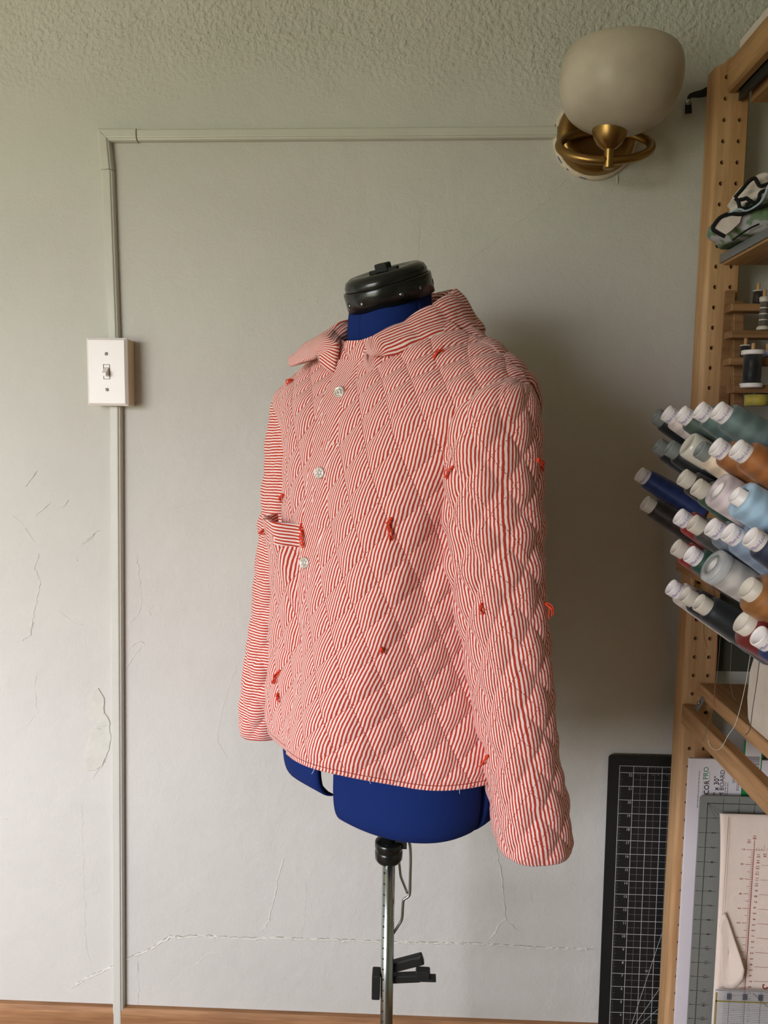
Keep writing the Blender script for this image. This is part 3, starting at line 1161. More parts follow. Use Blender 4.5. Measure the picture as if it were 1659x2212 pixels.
# ---- body: z, half width, front depth, back depth, roundness, tilt of the ring towards the front
BT = [(0.768, 0.186, 0.150, 0.112, 2.3, 0.0), (0.80, 0.185, 0.149, 0.112, 2.3, 0), (0.90, 0.181, 0.142, 0.112, 2.3, 0), (1.00, 0.178, 0.134, 0.110, 2.3, 0),
      (1.09, 0.178, 0.127, 0.108, 2.3, 0), (1.16, 0.184, 0.119, 0.104, 2.35, 0), (1.205, 0.205, 0.109, 0.100, 2.5, 0.0), (1.232, 0.221, 0.099, 0.094, 2.7, 0.01), (1.250, 0.224, 0.090, 0.089, 2.8, 0.02),
      (1.268, 0.214, 0.080, 0.084, 2.6, 0.05), (1.284, 0.194, 0.072, 0.079, 2.45, 0.10), (1.302, 0.165, 0.067, 0.074, 2.3, 0.20), (1.320, 0.128, 0.066, 0.071, 2.1, 0.32),
      (1.336, 0.094, 0.067, 0.070, 2.0, 0.42), (1.348, 0.076, 0.066, 0.069, 2.0, 0.46)]
NR, NCOL = 360, 600
RB, _ = smooth_table(BT, NR, win=0.022)
thd = np.linspace(-math.pi, math.pi, 2401)


def ring_uv(a, bf, bb, n):
    e = 2.0 / n
    u = a * np.sign(np.sin(thd)) * np.abs(np.sin(thd)) ** e
    b = np.where(np.cos(thd) >= 0, bf, bb)
    v = b * np.sign(np.cos(thd)) * np.abs(np.cos(thd)) ** e
    return u, v


ru, rv = ring_uv(0.229, 0.122, 0.105, 2.3)
rs = np.concatenate([[0], np.cumsum(np.hypot(np.diff(ru), np.diff(rv)))])
rs -= np.interp(0.0, thd, rs)
fmask = np.abs(thd) <= math.pi / 2
G = np.zeros((NR, NCOL, 3))
S = np.zeros((NR, NCOL))
T = np.zeros((NR, NCOL))
UU = np.zeros((NR, NCOL))
VV = np.zeros((NR, NCOL))
for i, (z, a, bf, bb, nn, tilt) in enumerate(RB):
    u, v = ring_uv(a, bf, bb, nn)
    arc = np.concatenate([[0], np.cumsum(np.hypot(np.diff(u), np.diff(v)))])
    L = arc[-1]
    tgt = np.arange(NCOL) / NCOL * L
    uu, vv_ = np.interp(tgt, arc, u), np.interp(tgt, arc, v)
    th = np.interp(tgt, arc, thd)
    s_ring = tgt - np.interp(np.interp(0.0, thd, arc), arc, arc)
    uf = np.interp(uu, ru[fmask], rs[fmask])
    back = np.cos(th) < 0
    # back half keeps counting round the far side
    rb_l = thd >= math.pi / 2
    sb = np.where(uu >= 0, np.interp(-uu, -ru[rb_l], rs[rb_l]), -np.interp(uu, -ru[rb_l], rs[rb_l]))
    s_ref = np.where(back, sb, uf)
    w = float(sstep(1.11, 1.22, z))
    S[i] = (1 - w) * s_ring + w * s_ref
    top = float(sstep(1.20, 1.29, z))
    T[i] = (z - 0.768) + top * 0.75 * np.where(back, -1, 1) * (0.10 - np.abs(vv_)) * np.where(back, -1, 1)
    # hem line: dips at the far front, lifts towards the near side
    lo = 1 - float(sstep(0.768, 1.02, z))
    dz = lo * (-0.016 * np.exp(-((th + 1.25) / 0.42) ** 2) + 0.011 * np.exp(-((th - .05) / .55) ** 2) + 0.006 * np.exp(-((th - .9) / .6) ** 2) + 0.004 * np.sin(5 * th))
    sw_ = lo * 0.016
    UU[i], VV[i] = uu, vv_
    uu = np.where(uu < 0, uu * (0.86 + 0.14 * float(sstep(1.17, 1.25, z))), uu)
    G[i] = body_xyz(uu - sw_ * np.cos(th) * 1.2, vv_, z + dz - tilt * vv_)
N0 = grid_normals(G, True)
# long soft drapes
ZZ = np.array([r[0] for r in RB])[:, None]
amp = 0.0045 + 0.006 * (1 - sstep(0.77, 1.12, ZZ))
dr = amp * np.sin(2 * math.pi * (S * 4.3 - (ZZ - .77) * 1.15) + 0.6) * (1 - sstep(1.20, 1.28, ZZ))
dr += 0.0045 * wob(S * 38, ZZ * 21, .7) * (1 - .6 * sstep(1.24, 1.3, ZZ))
# soft break in front of the near armhole and the bust
dr += 0.010 * np.exp(-((S - 0.075) / 0.05) ** 2) * np.exp(-((ZZ - 1.10) / 0.09) ** 2)
dr -= 0.010 * np.exp(-((S - 0.185 + .25 * (1.14 - ZZ)) / 0.018) ** 2) * np.exp(-((ZZ - 1.06) / 0.12) ** 2)
# overlapped front: step along the placket edge
edge_s = -0.020 + 0.004 * np.sin(ZZ * 30)
stepv = 0.0042 * sstep(-0.0012, 0.0012, S - edge_s) * (1 - sstep(0.10, 0.16, S))
Se = S - 0.22 * (ZZ - 0.77)
qa = 0.0044 * (1 - 0.25 * sstep(1.22, 1.30, ZZ))
h = quilt_h(Se, T, 1.0) * qa
# bound hem is stitched flat
h *= sstep(0.004, 0.018, T + 0 * S)
G2 = G + N0 * (dr + stepv + h)[..., None]
UVb = np.stack([Se, T], axis=-1)
# turned-under hem and inside face
nin = 26
Gi = (G + N0 * (dr - 0.006)[..., None])[1:nin][::-1]
UVi = UVb[1:nin][::-1]
GA = np.concatenate([Gi, G2], axis=0)
UA = np.concatenate([UVi, UVb], axis=0)
# duplicate the closing column so that the UV does not wrap
GA = np.concatenate([GA, GA[:, :1]], axis=1)
Lr = (S[:, -1] - S[:, 0]) * NCOL / (NCOL - 1)
lastu = UA[:, :1].copy()
ext = np.concatenate([Lr[1:nin][::-1], Lr])
lastu[:, 0, 0] += ext
UA = np.concatenate([UA, lastu], axis=1)
nr_, nc_ = GA.shape[:2]
body_f = grid_faces(nr_, nc_, False)
obj('jacket_body', GA.reshape(-1, 3), body_f, M['quilt'], jacket, uv=UA.reshape(-1, 2))
BVH_SETS.append((GA.reshape(-1, 3)[:, :], body_f))


# ---- patch pocket on the far front, its opening gaping forward
def pocket_piece(name, z0, z1, s0, s1, off_lo, off_hi, thick, quilted, parent, uvrot=False, soft=True, shear=.22):
    zr = np.array([r[0] for r in RB])
    rows_ = [i for i in range(NR) if z0 <= zr[i] <= z1]
    nc = 70
    Gf, Gb, UVp = [], [], []
    for i in rows_:
        ss = np.linspace(s0, s1, nc)
        w = (zr[i] - z0) / (z1 - z0)
        base = np.stack([np.interp(ss, S[i], G[i, :, k]) for k in range(3)], axis=1)
        nn = np.stack([np.interp(ss, S[i], N0[i, :, k]) for k in range(3)], axis=1)
        dd = np.interp(ss, S[i], (dr + 0 * S)[i])
        e = np.clip(np.minimum(ss - s0, s1 - ss) / .018, 0, 1)
        e = e * e * (3 - 2 * e)
        er = np.clip((s1 - ss) / .030, 0, 1)
        er = er * er * (3 - 2 * er)
        lift = (off_lo + (off_hi - off_lo) * w ** 1.6) * er + .0015 + .003 * er
        if not soft:
            lift = off_lo + (off_hi - off_lo) * w - .0034 * (1 - np.clip((s1 - ss) / .012, 0, 1))
        t_ = np.full(nc, zr[i] - .768)
        hq = quilt_h(ss - shear * (zr[i] - .77), t_, .0040) * e if quilted else 0.0
        Gf.append(base + nn * (dd + lift + hq)[:, None])
        Gb.append(base + nn * (dd + lift - thick)[:, None])
        UVp.append(np.stack([t_ + .12 * ss, ss] if uvrot else [ss - shear * (zr[i] - .77), t_], axis=1))
    A, Bk, U = np.array(Gf), np.array(Gb), np.array(UVp)
    ring = np.concatenate([A, Bk[:, ::-1]], axis=1)
    Ur = np.concatenate([U, U[:, ::-1]], axis=1)
    m = ring.shape[1]
    f = [tuple(q) for q in grid_faces(len(rows_), m).tolist()]
    for row in (0, len(rows_) - 1):
        for k in range(nc - 1):
            f.append((row * m + k, row * m + k + 1, row * m + m - 2 - k, row * m + m - 1 - k))
    o = obj(name, ring.reshape(-1, 3), f, M['stripe'] if (uvrot or not soft) else M['quilt'], parent, uv=Ur.reshape(-1, 2))
    BVH_SETS.append((ring.reshape(-1, 3), grid_faces(len(rows_), m)))
    return o


pocket_piece('placket', 1.005, 1.312, -0.030, 0.018, 0.0075, 0.0085, .006, False, jacket, False, False, .40)
pk = pocket_piece('patch_pocket', 0.905, 1.062, -0.175, -0.040, 0.001, 0.020, .004, True, jacket)
pocket_piece('pocket_band', 1.050, 1.082, -0.176, -0.039, 0.0215, 0.0255, .008, False, pk, True)


# ---- sleeves
def sleeve(tab, name, rot, s0, shear, crossgrain=False, kseed=0.0, amp=0.0042, folds=0.004):
    """tab rows: x, y, z, half width, half depth"""
    T_ = np.asarray(tab, float)
    d = np.linalg.norm(np.diff(T_[:, :3], axis=0), axis=1) + np.abs(np.diff(T_[:, 3]))
    p = np.concatenate([[0], np.cumsum(d)])
    nrow, ncol = 300, 220
    q = np.linspace(0, p[-1], nrow)
    R = np.stack([np.interp(q, p, T_[:, k]) for k in range(5)], axis=1)
    ker = np.hanning(23)[1:-1]
    ker /= ker.sum()
    m = len(ker) // 2
    pad = np.vstack([np.repeat(R[:1], m, 0) * 2 - R[m:0:-1], R, np.repeat(R[-1:], m, 0) * 2 - R[-2:-m - 2:-1]])
    R = np.stack([np.convolve(pad[:, k], ker, 'valid') for k in range(5)], axis=1)
    ph = np.linspace(0, 2 * math.pi, ncol + 1) + 0.0
    e = 2 / 2.35
    cx_, sx_ = np.sign(np.cos(ph)) * np.abs(np.cos(ph)) ** e, np.sign(np.sin(ph)) * np.abs(np.sin(ph)) ** e
    t_len = np.concatenate([[0], np.cumsum(np.linalg.norm(np.diff(R[:, :3], axis=0), axis=1))])
    ca, sa = math.cos(rot), math.sin(rot)
    tang = np.gradient(R[:, :3], axis=0)
    tang /= np.linalg.norm(tang, axis=1, keepdims=True) + 1e-12
    w = sstep(0, .08, t_len)
    G = np.zeros((nrow, ncol + 1, 3))
    for i in range(nrow):
        a, b = max(R[i, 3], .004), max(R[i, 4], .004)
        lx, ly = a * cx_, b * sx_
        X = lx * ca - ly * sa
        Y = lx * sa + ly * ca
        tz = np.array([0, 0, -1.0]) * (1 - w[i]) + tang[i] * w[i]
        Z = -(X * tz[0] + Y * tz[1]) / (tz[2] if abs(tz[2]) > .3 else -.3)
        G[i] = np.stack([R[i, 0] + X, R[i, 1] + Y, R[i, 2] + Z * 0.8 * (1 - .9 * float(sstep(t_len[-1] - .12, t_len[-1], t_len[i])))], axis=-1)
    G[0] = G[0].mean(axis=0)
    circ = 2 * math.pi * 0.058
    S = np.tile((ph / (2 * math.pi) * circ)[None, :], (nrow, 1)) + s0 + shear * t_len[:, None]
    Tt = np.tile(t_len[:, None], (1, ncol + 1))
    N = grid_normals(G[:, :-1], True)
    N = np.concatenate([N, N[:, :1]], axis=1)
    c = G.mean(axis=1, keepdims=True)
    if ((G - c) * N).sum() < 0:
        N = -N
    x = S / circ * 2 * math.pi
    dr = folds * (np.sin(2 * x + 9 * Tt + kseed) + 0.8 * wob(x * 1.5 + kseed, Tt * 30, kseed))
    # creases across at the elbow and near the cuff
    dr += 0.0032 * np.sin(Tt * 150 + 1.2 * np.sin(x * 2 + kseed)) * np.exp(-((Tt - .46) / .06) ** 2) * (0.5 + 0.5 * np.sin(x + kseed))
    dr += 0.0022 * np.sin(Tt * 120 + 1.5 * np.sin(x)) * np.exp(-((Tt - .20) / .06) ** 2)
    # whole number of diamonds round the sleeve
    kq = round(circ / QW)
    Sq = (ph / (2 * math.pi) * kq * QW)[None, :] + s0 + shear * 0 * t_len[:, None] + 0 * Tt
    hq = quilt_h(Sq, Tt, amp) * sstep(0.0, 0.03, t_len)[:, None]
    endf = sstep(0, 0.010, t_len[-1] - t_len)[:, None]
    G2 = G + N * (dr + hq * (0.25 + .75 * endf))[..., None]
    if crossgrain:
        UV = np.stack([Tt + 0.05 * S + .004 * wob(x, Tt * 20), Sq], axis=-1)
    else:
        UV = np.stack([S, Tt], axis=-1)
    Gi = (G + N * (dr - 0.005)[..., None])[-24:-1][::-1]
    G3 = np.concatenate([G2, Gi], axis=0)
    U3 = np.concatenate([UV, UV[-24:-1][::-1]], axis=0)
    f = grid_faces(G3.shape[0], ncol + 1, False)
    o = obj(name, G3.reshape(-1, 3), f, M['quilt_x'] if crossgrain else M['quilt_s'], jacket, uv=U3.reshape(-1, 2))
    BVH_SETS.append((G3.reshape(-1, 3), f))
    return o


M['quilt_s'] = quilt_fabric('red_striped_sleeve_quilt')
M['quilt_x'] = quilt_fabric('red_striped_sleeve_crossgrain', stitch=False)
near = []
for py, xl, xr, yy, rb in ((818, 1112, 1118, -.440, .008), (824, 1085, 1140, -.442, .026), (836, 1052, 1154, -.446, .044), (862, 1010, 1163, -.447, .056), (900, 975, 1169, -.447, .063), (950, 957, 1170, -.446, .066),
                           (1010, 953, 1168, -.446, .066), (1090, 953, 1165, -.446, .064), (1180, 960, 1166, -.447, .062), (1280, 975, 1172, -.448, .061), (1400, 993, 1183, -.449, .058), (1500, 1010, 1192, -.449, .057),
                           (1600, 1030, 1204, -.447, .056), (1700, 1040, 1224, -.445, .054), (1760, 1049, 1234, -.443, .052), (1818, 1060, 1243, -.441, .048)):
    p0, p1 = at(xl + 8, py, yy), at(xr - 8, py, yy)
    near.append([(p0[0] + p1[0]) / 2, yy, p0[2] / 2 + p1[2] / 2, max(.004, (p1[0] - p0[0]) / 2), rb])
sleeve(near, 'sleeve', 0.12, 0.0, -0.02, kseed=.4)
far = []
for py, px in ((832, 652), (842, 650), (868, 648), (930, 645), (1000, 640), (1100, 628), (1250, 612), (1400, 598), (1500, 590), (1578, 580)):
    p = at(px, py, -0.158)
    far.append([p[0], -0.158, p[2], .046, .052])
far[0][3:] = [.008, .008]
far[1][3:] = [.028, .030]
far[2][3:] = [.040, .046]
far[-1][3:] = [.042, .046]
sleeve(far, 'sleeve', 0.2, 0.01, 0.0, crossgrain=True, kseed=2.2, folds=.003)

# ---- collar: roll line by the neck and outer fall edge, from far front round the back to near front
roll = [(-.028, .079, 1.306), (-.046, .064, 1.318), (-.062, .034, 1.338), (-.066, -.030, 1.366), (-.036, -.062, 1.382), (.0, -.072, 1.388), (.036, -.064, 1.386), (.066, -.034, 1.376), (.074, .004, 1.356), (.064, .038, 1.334), (.044, .070, 1.312), (.030, .084, 1.306)]
fall = [(-.125, .088, 1.294), (-.126, .064, 1.303), (-.118, .026, 1.312), (-.108, -.052, 1.328), (-.058, -.092, 1.340), (.0, -.106, 1.344), (.056, -.094, 1.342), (.098, -.058, 1.336), (.108, -.008, 1.328), (.094, .036, 1.318), (.068, .070, 1.304), (.046, .090, 1.298)]
nA = 110
RO, FA = spline(roll, nA), spline(fall, nA)
prof = []
for i in range(nA):
    r, f_ = RO[i], FA[i]
    dv = f_ - r
    up = np.array([0, 0, 1.0])
    ring = []
    inw = -np.array([dv[0], dv[1], 0]) / (np.hypot(dv[0], dv[1]) + 1e-9)
    Lw = np.linalg.norm(dv)
    # stand inside, roll, fall, outer edge, underside
    stand = r + inw * 0.001 + np.array([0, 0, -.034])
    pts = [stand, r + inw * .003 + up * (-.012), r + inw * .002 + up * .001, r - inw * .006 + up * .007]
    for w in (.18, .36, .55, .74, .9):
        pts.append(r + dv * w + up * (.009 + .010 * math.sin(math.pi * min(1, w + .1)) * min(1, Lw / .05)))
    pts += [f_ + up * .006 - inw * .003, f_ - inw * .006, f_ + up * (-.006) - inw * .002]
    for w in (.8, .5, .2):
        pts.append(r + dv * w + up * (-.004))
    pts.append(r - inw * .006 + np.array([0, 0, -.026]))
    ring = spline(np.array(pts + [pts[0]]), 65)[:-1]
    # rounded tips
    ek = min(i, nA - 1 - i) / 7.0
    if ek < 1:
        cen_ = ring.mean(axis=0)
        ring = cen_ + (ring - cen_) * (0.30 + 0.70 * math.sqrt(1 - (1 - ek) ** 2))
    prof.append(ring)
CG = np.array(prof)
alen = np.concatenate([[0], np.cumsum(np.linalg.norm(np.diff(RO, axis=0), axis=1))])
wl_ = np.concatenate([np.zeros((nA, 1)), np.cumsum(np.linalg.norm(np.diff(CG, axis=1), axis=2), axis=1)], axis=1)
Nn = grid_normals(CG, True)
cc = CG.mean(axis=1, keepdims=True)
if ((CG - cc) * Nn).sum() < 0:
    Nn = -Nn
CGq = CG + Nn * (0.0028 * np.power(np.abs(np.sin(np.pi * alen / .045))[:, None] * np.ones((1, 64)), .5) + .0012 * wob(alen[:, None] * 120, wl_ * 160, 1.1))[..., None]
CW = body_xyz(CGq[..., 0], CGq[..., 1], CGq[..., 2])
CW = np.concatenate([CW, CW[:, :1]], axis=1)
ucol = np.stack([np.concatenate([wl_, wl_[:, -1:] + .002], axis=1) + .10 * alen[:, None], np.tile(alen[:, None], (1, 65))], axis=-1)
cfv = [tuple(x) for x in grid_faces(nA, 65, False).tolist()] + [tuple(range(64)), tuple(reversed(range((nA - 1) * 65, (nA - 1) * 65 + 64)))]
obj('collar', CW.reshape(-1, 3), cfv, M['stripe'], jacket, uv=ucol.reshape(-1, 2))
BVH_SETS.append((CW.reshape(-1, 3), grid_faces(nA, 65, False)))

# ---- things sewn on: found by looking along the sight line of the photograph onto the cloth
TREES = [BVHTree.FromPolygons([tuple(p) for p in v], [tuple(q) for q in f.tolist()]) for v, f in BVH_SETS]


def hit(px, py):
    ray = FW + (px - CX) / FPX * RT - (py - CY) / FPX * UP
    best = None
    for t in TREES:
        loc, nrm, idx, dist = t.ray_cast(Vector(CAM), Vector(ray).normalized())
        if loc is not None and (best is None or dist < best[2]):
            nv = np.array(nrm)
            if nv @ ray > 0:
                nv = -nv
            best = (np.array(loc), nv, dist)
    return best


# snaps
for px, py in ((735, 848), (692, 1022), (660, 1216)):
    hp = hit(px, py)
    if hp is None:
        continue
    p, nrm, _ = hp
    nb_ = nrm * .25 + .35 * np.array([FV[0], FV[1], 0]) - .45 * FW
    v_, f_ = place(lathe([(.0001, -.002), (.0072, -.002), (.0076, .0010), (.0070, .0024), (.0058, .0027), (.0052, .0018), (.0034, .0018), (.0030, .0028), (.0018, .0030), (.0014, .0018), (.0001, .0018)], 28), p + nrm * .0012, nb_)
    sn = obj('snap_button', v_, f_, M['snap'], jacket)
    for k in range(6):
        a = k * math.pi / 3
        x_, y_, z_ = frame_of(nb_)
        c = p + nrm * .0012 + z_ * .0019 + (x_ * math.cos(a) + y_ * math.sin(a)) * .0044
        obj('snap_dimple', *place(lathe([(.0008, -.0003), (.0007, .0005), (.0001, .0006)], 8), c, nb_), M['screw'], sn)

# orange basting tacks: little bundles of thread ends
TACK = [((632, 823), (624, 830), .007), ((938, 775), (956, 758), .013), ((979, 1010), (966, 1030), .012), ((1160, 992), (1172, 1014), .014), ((846, 1120), (838, 1128), .007), ((843, 1130), (846, 1164), .010),
        ((613, 1068), (610, 1080), .008), ((571, 1147), (568, 1153), .009), ((652, 1133), (655, 1147), .010), ((654, 1147), (657, 1174), .010), ((1042, 1304), (1047, 1321), .011), ((1176, 1306), (1186, 1330), .011),
        ((823, 1399), (825, 1408), .011), ((606, 1450), (592, 1474), .013), ((601, 1499), (601, 1510), .011), ((1056, 1632), (1040, 1650), .013)]
for (a, b, ln) in TACK:
    ha, hb = hit(*a), hit(*b)
    if ha is None and hb is None:
        continue
    if ha is None:
        ha = hb
    if hb is None or np.linalg.norm(hb[0] - ha[0]) > .04:
        dpt = (ha[0] - CAM) @ FW
        hb = (at_depth(b[0], b[1], dpt - .004), ha[1], 0)
    parts = []
    for k in range(5):
        j = lambda s: np.array([random.gauss(0, s), random.gauss(0, s), random.gauss(0, s)])
        p0 = ha[0] + ha[1] * .0012 + j(.0009)
        p1 = hb[0] + hb[1] * .0020 + j(.0017)
        m = (p0 + p1) / 2 + (ha[1] + hb[1]) * .5 * (.002 + .002 * random.random()) + j(.0012)
        parts.append(tube(spline([p0, m, p1, p1 + (p1 - m) * .2 + j(.001)], 9), .00068, 5))
    kn = ha[0] + ha[1] * .0018
    parts.append(place(lathe([(.0001, -.0016), (.0016, -.0008), (.0019, .0004), (.0012, .0016), (.0001, .002)], 8), kn, ha[1]))
    obj('basting_thread', *cat_meshes(parts), M['orange'], jacket)
# loose thread ends along the hem
for px, py in ((678, 1662), (715, 1676), (795, 1682), (860, 1684), (990, 1704), (1170, 880), (1212, 1640)):
    hp = hit(px, py - 8) or hit(px - 6, py)
    if hp is None:
        continue
    p = hp[0] + hp[1] * .001
    P = spline([p, p + np.array([.001, -.001, -.004]), p + np.array([random.gauss(0, .003), -.001, -.010])], 8)
    obj('loose_thread', *tube(P, .00028, 5), M['ivory'], jacket)

# ================================================================== shelving unit along the right
PXL = at(1547, 152, -0.072)[0]
shelf = thing('shelving_unit', 'pine shelving unit with drilled uprights along the right side', 'shelves', (PXL, -0.10, 0.0))


def drilled_post(x0, x1, y0, y1, ztop, name, holes=True):
    """upright whose face towards the camera (y0) carries two columns of holes"""
    v, f = [], []
    ch = 0.0085
    xa, xb = x0 + ch, x1 - .002
    pitch = 0.032
    seg = 16
    rr = 0.0034
    hx = (x0 + 0.0165, x0 + 0.0405)
    xm = (hx[0] + hx[1]) / 2
    nrow = int((ztop - .03) / pitch)
    z0 = ztop - .030 - nrow * pitch + .016
    z = z0

    def quad(a, b, c, d):
        n = len(v)
        v.extend([a, b, c, d])
        f.append((n, n + 1, n + 2, n + 3))

    for k in range(nrow):
        for ci, (ca, cb) in enumerate(((xa, xm), (xm, xb))):
            cx_, cz_ = hx[ci], z + pitch / 2
            n = len(v)
            # square outline points facing the circle points
            for i in range(seg):
                a = 2 * math.pi * i / seg
                c_, s_ = math.cos(a), math.sin(a)
                v.append((cx_ + rr * c_, y0, cz_ + rr * s_))
            for i in range(seg):
                a = 2 * math.pi * i / seg
                c_, s_ = math.cos(a), math.sin(a)
                sx_ = (cb - cx_) / c_ if c_ > 1e-6 else ((ca - cx_) / c_ if c_ < -1e-6 else 1e9)
                sz_ = (pitch / 2) / abs(s_) if abs(s_) > 1e-6 else 1e9
                m = min(sx_, sz_)
                v.append((cx_ + m * c_, y0, cz_ + m * s_))
            # the rays nearest the four corners end exactly in them
            for xx in (ca, cb):
                for zz in (cz_ - pitch / 2, cz_ + pitch / 2):
                    ak = math.atan2(zz - cz_, xx - cx_)
                    kb = int(round(ak / (2 * math.pi) * seg)) % seg
                    v[n + seg + kb] = (xx, y0, zz)
            for i in range(seg):
                a = 2 * math.pi * i / seg
                v.append((cx_ + rr * math.cos(a), y0 + .012, cz_ + rr * math.sin(a)))
            for i in range(seg):
                j = (i + 1) % seg
                f.append((n + i, n + j, n + seg + j, n + seg + i))
                f.append((n + i, n + 2 * seg + i, n + 2 * seg + j, n + j))
            f.append(tuple(n + 2 * seg + i for i in range(seg)))
        z += pitch
    quad((xa, y0, 0), (xb, y0, 0), (xb, y0, z0), (xa, y0, z0))
    quad((xa, y0, z), (xb, y0, z), (xb, y0, ztop), (xa + .012, y0, ztop))
    quad((xa, y0, z), (xa + .012, y0, ztop), (xa, y0, ztop - .012), (xa, y0, z + .001))
    # rounded left edge, left side, back, right side, top
    arc = [(xa - ch * math.sin(a), y0 + ch - ch * math.cos(a)) for a in np.linspace(0, math.pi / 2, 7)]
    pr = arc + [(x0, y1 - .003), (x0 + .003, y1), (x1, y1), (x1, y0 + .002), (xb, y0)]
    zt = [ztop - .012 if x < xa + .001 else ztop for x, y in pr]
    for (a, za), (b, zb) in zip(zip(pr[:-1], zt[:-1]), zip(pr[1:], zt[1:])):
        quad((a[0], a[1], 0), (b[0], b[1], 0), (b[0], b[1], zb), (a[0], a[1], za))
    n = len(v)
    v.extend([(x, y, q) for (x, y), q in zip(pr, zt)])
    f.append(tuple(range(n, n + len(pr))))
    me = mesh_data(name, v, f, None, False, recalc=False)
    bm = bmesh.new()
    bm.from_mesh(me)
    bmesh.ops.remove_doubles(bm, verts=bm.verts, dist=1e-6)
    bmesh.ops.recalc_face_normals(bm, faces=bm.faces)
    bm.to_mesh(me)
    bm.free()
    me.materials.append(M['pine_z'])
    o = bpy.data.objects.new(name, me)
    link(o, shelf)
    o.location = -Vector(shelf.location)
    return o


PT = 1.79
drilled_post(PXL, PXL + .0535, -.074, -.034, PT, 'upright')
obj('upright', *box(PXL + .27, PXL + .32, -.074, -.034, 0, PT, .003), M['pine_z'], shelf, smooth=False)
obj('upright', *box(PXL, PXL + .05, -1.02, -.98, 0, PT, .003), M['pine_z'], shelf, smooth=False)
obj('upright', *box(PXL + .27, PXL + .32, -1.02, -.98, 0, PT, .003), M['pine_z'], shelf, smooth=False)
SX0, SX1 = PXL + .020, PXL + .32
SY0, SY1 = -.978, -.076
for z0, z1, nm in ((1.7665, 1.783, 'shelf_board'), (1.474, 1.4915, 'shelf_board'), (1.196, 1.226, 'shelf_board'), (.766, .788, 'shelf_board'), (.140, .160, 'shelf_board')):
    obj(nm, *box(SX0 + .004, SX1, SY0, SY1, z0, z1, .0015), M['pine_y'], shelf, smooth=False)
# front lips and metal strips of the boards
obj('front_lip', *box(SX0 - .004, SX0 + .012, SY0, SY1, 1.735, 1.7835, .003), M['pine_y'], shelf, smooth=False)
obj('metal_strip', *box(SX0 + .014, SX0 + .018, SY0, SY1 - .004, 1.722, 1.7655), M['darkmetal'], shelf, smooth=False)
obj('under_rail', *box(SX0 + .030, SX0 + .060, SY0, SY1 - .012, 1.716, 1.766), M['pine_y'], shelf, smooth=False)
obj('metal_strip', *box(SX0 + .000, SX0 + .0035, SY0, SY1, 1.4765, 1.4895), M['greymetal'], shelf, smooth=False)
rx0 = at(1495, 1540, -.09)[0]
obj('front_rail', *box(rx0 - .012, rx0 + .006, SY0, -.0745, .716, .751, .0015), M['pine_y'], shelf, smooth=False)
bk = at(1515, 1517, -.10)
brk_o = obj('shelf_bracket', *place(box(-.006, .006, -.013, .013, 0, .0016, .0005), (SX0 - .001, -.102, .7605), (-.9, 0, .45), (0, 1, 0)), M['greymetal'], shelf, smooth=False)
obj('bracket_screw', *place(lathe([(.0001, .0), (.0030, .0), (.0026, .0016), (.0001, .0022)], 14), (SX0 - .0026, -.102, .762), (-.9, 0, .45)), M['steel'], brk_o)

# things between the uprights and the wall
strap_p = [at(1572, 176, -.012), at(1545, 188, -.012), at(1520, 201, -.012), at(1498, 205, -.012), at(1489, 209, -.012), at(1487, 222, -.010), at(1487, 234, -.008), at(1487, 245, -.007)]
SPn = spline(strap_p, 40)
sv, sf = [], []
for i, p in enumerate(SPn):
    t = SPn[min(i + 1, 39)] - SPn[max(i - 1, 0)]
    t /= np.linalg.norm(t)
    w = np.array([-t[2], 0, t[0]])
    k = .0062 if i < 12 else (.0028 if i < 24 else .0055)
    k = np.interp(i, [0, 10, 18, 24, 28, 39], [.0065, .0065, .0036, .0024, .0050, .0055])
    for q, y in ((1, -.0012), (-1, -.0012), (-1, .0012), (1, .0012)):
        sv.append(tuple(p + w * k * q + np.array([0, y, 0])))
sf = [tuple(x) for x in grid_faces(40, 4).tolist()] + [(3, 2, 1, 0), (156, 157, 158, 159)]
st = thing('webbing_strap', 'short black webbing strap with a metal snap on the wall beside the pine upright', 'strap', tuple(SPn[-1]))
obj('webbing', sv, sf, M['strap'], st, smooth=False)
sp_ = at(1486, 221, -.012)
obj('metal_snap', *place(lathe([(.0001, 0), (.0050, 0), (.0052, .001), (.0040, .0028), (.0001, .0034)], 20), sp_, (0, -1, 0)), M['steel'], st)

# dark olive panel added to fill the dark space behind the racks
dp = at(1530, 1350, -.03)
pnl = obj('dark_infill', *box(PXL + .051, PXL + .27, -.030, -.022, at(1560, 1450, -.03)[2], 1.165, .001), M['dark_panel'], None, smooth=False)
tag(pnl, 'dark olive panel filling the dark space behind the cones inside the shelving', 'panel')

# ------------------------------------------------------------------ thread rack and cones
TIPX = 0.377
AX = np.array([-0.86, 0.0, 0.51])
AX /= np.linalg.norm(AX)


def wrap_text(s, size, r, zmid, shear=0.35):
    q, f = text2d(s, 0, 0, size, 0, True, shear)
    a = q[:, 0] / r
    return np.stack([(r + .00018) * np.cos(a), (r + .00018) * np.sin(a), zmid + q[:, 1]], axis=1), f


CAPR, CAPL = .0112, .0135
_mesh_cache = {}


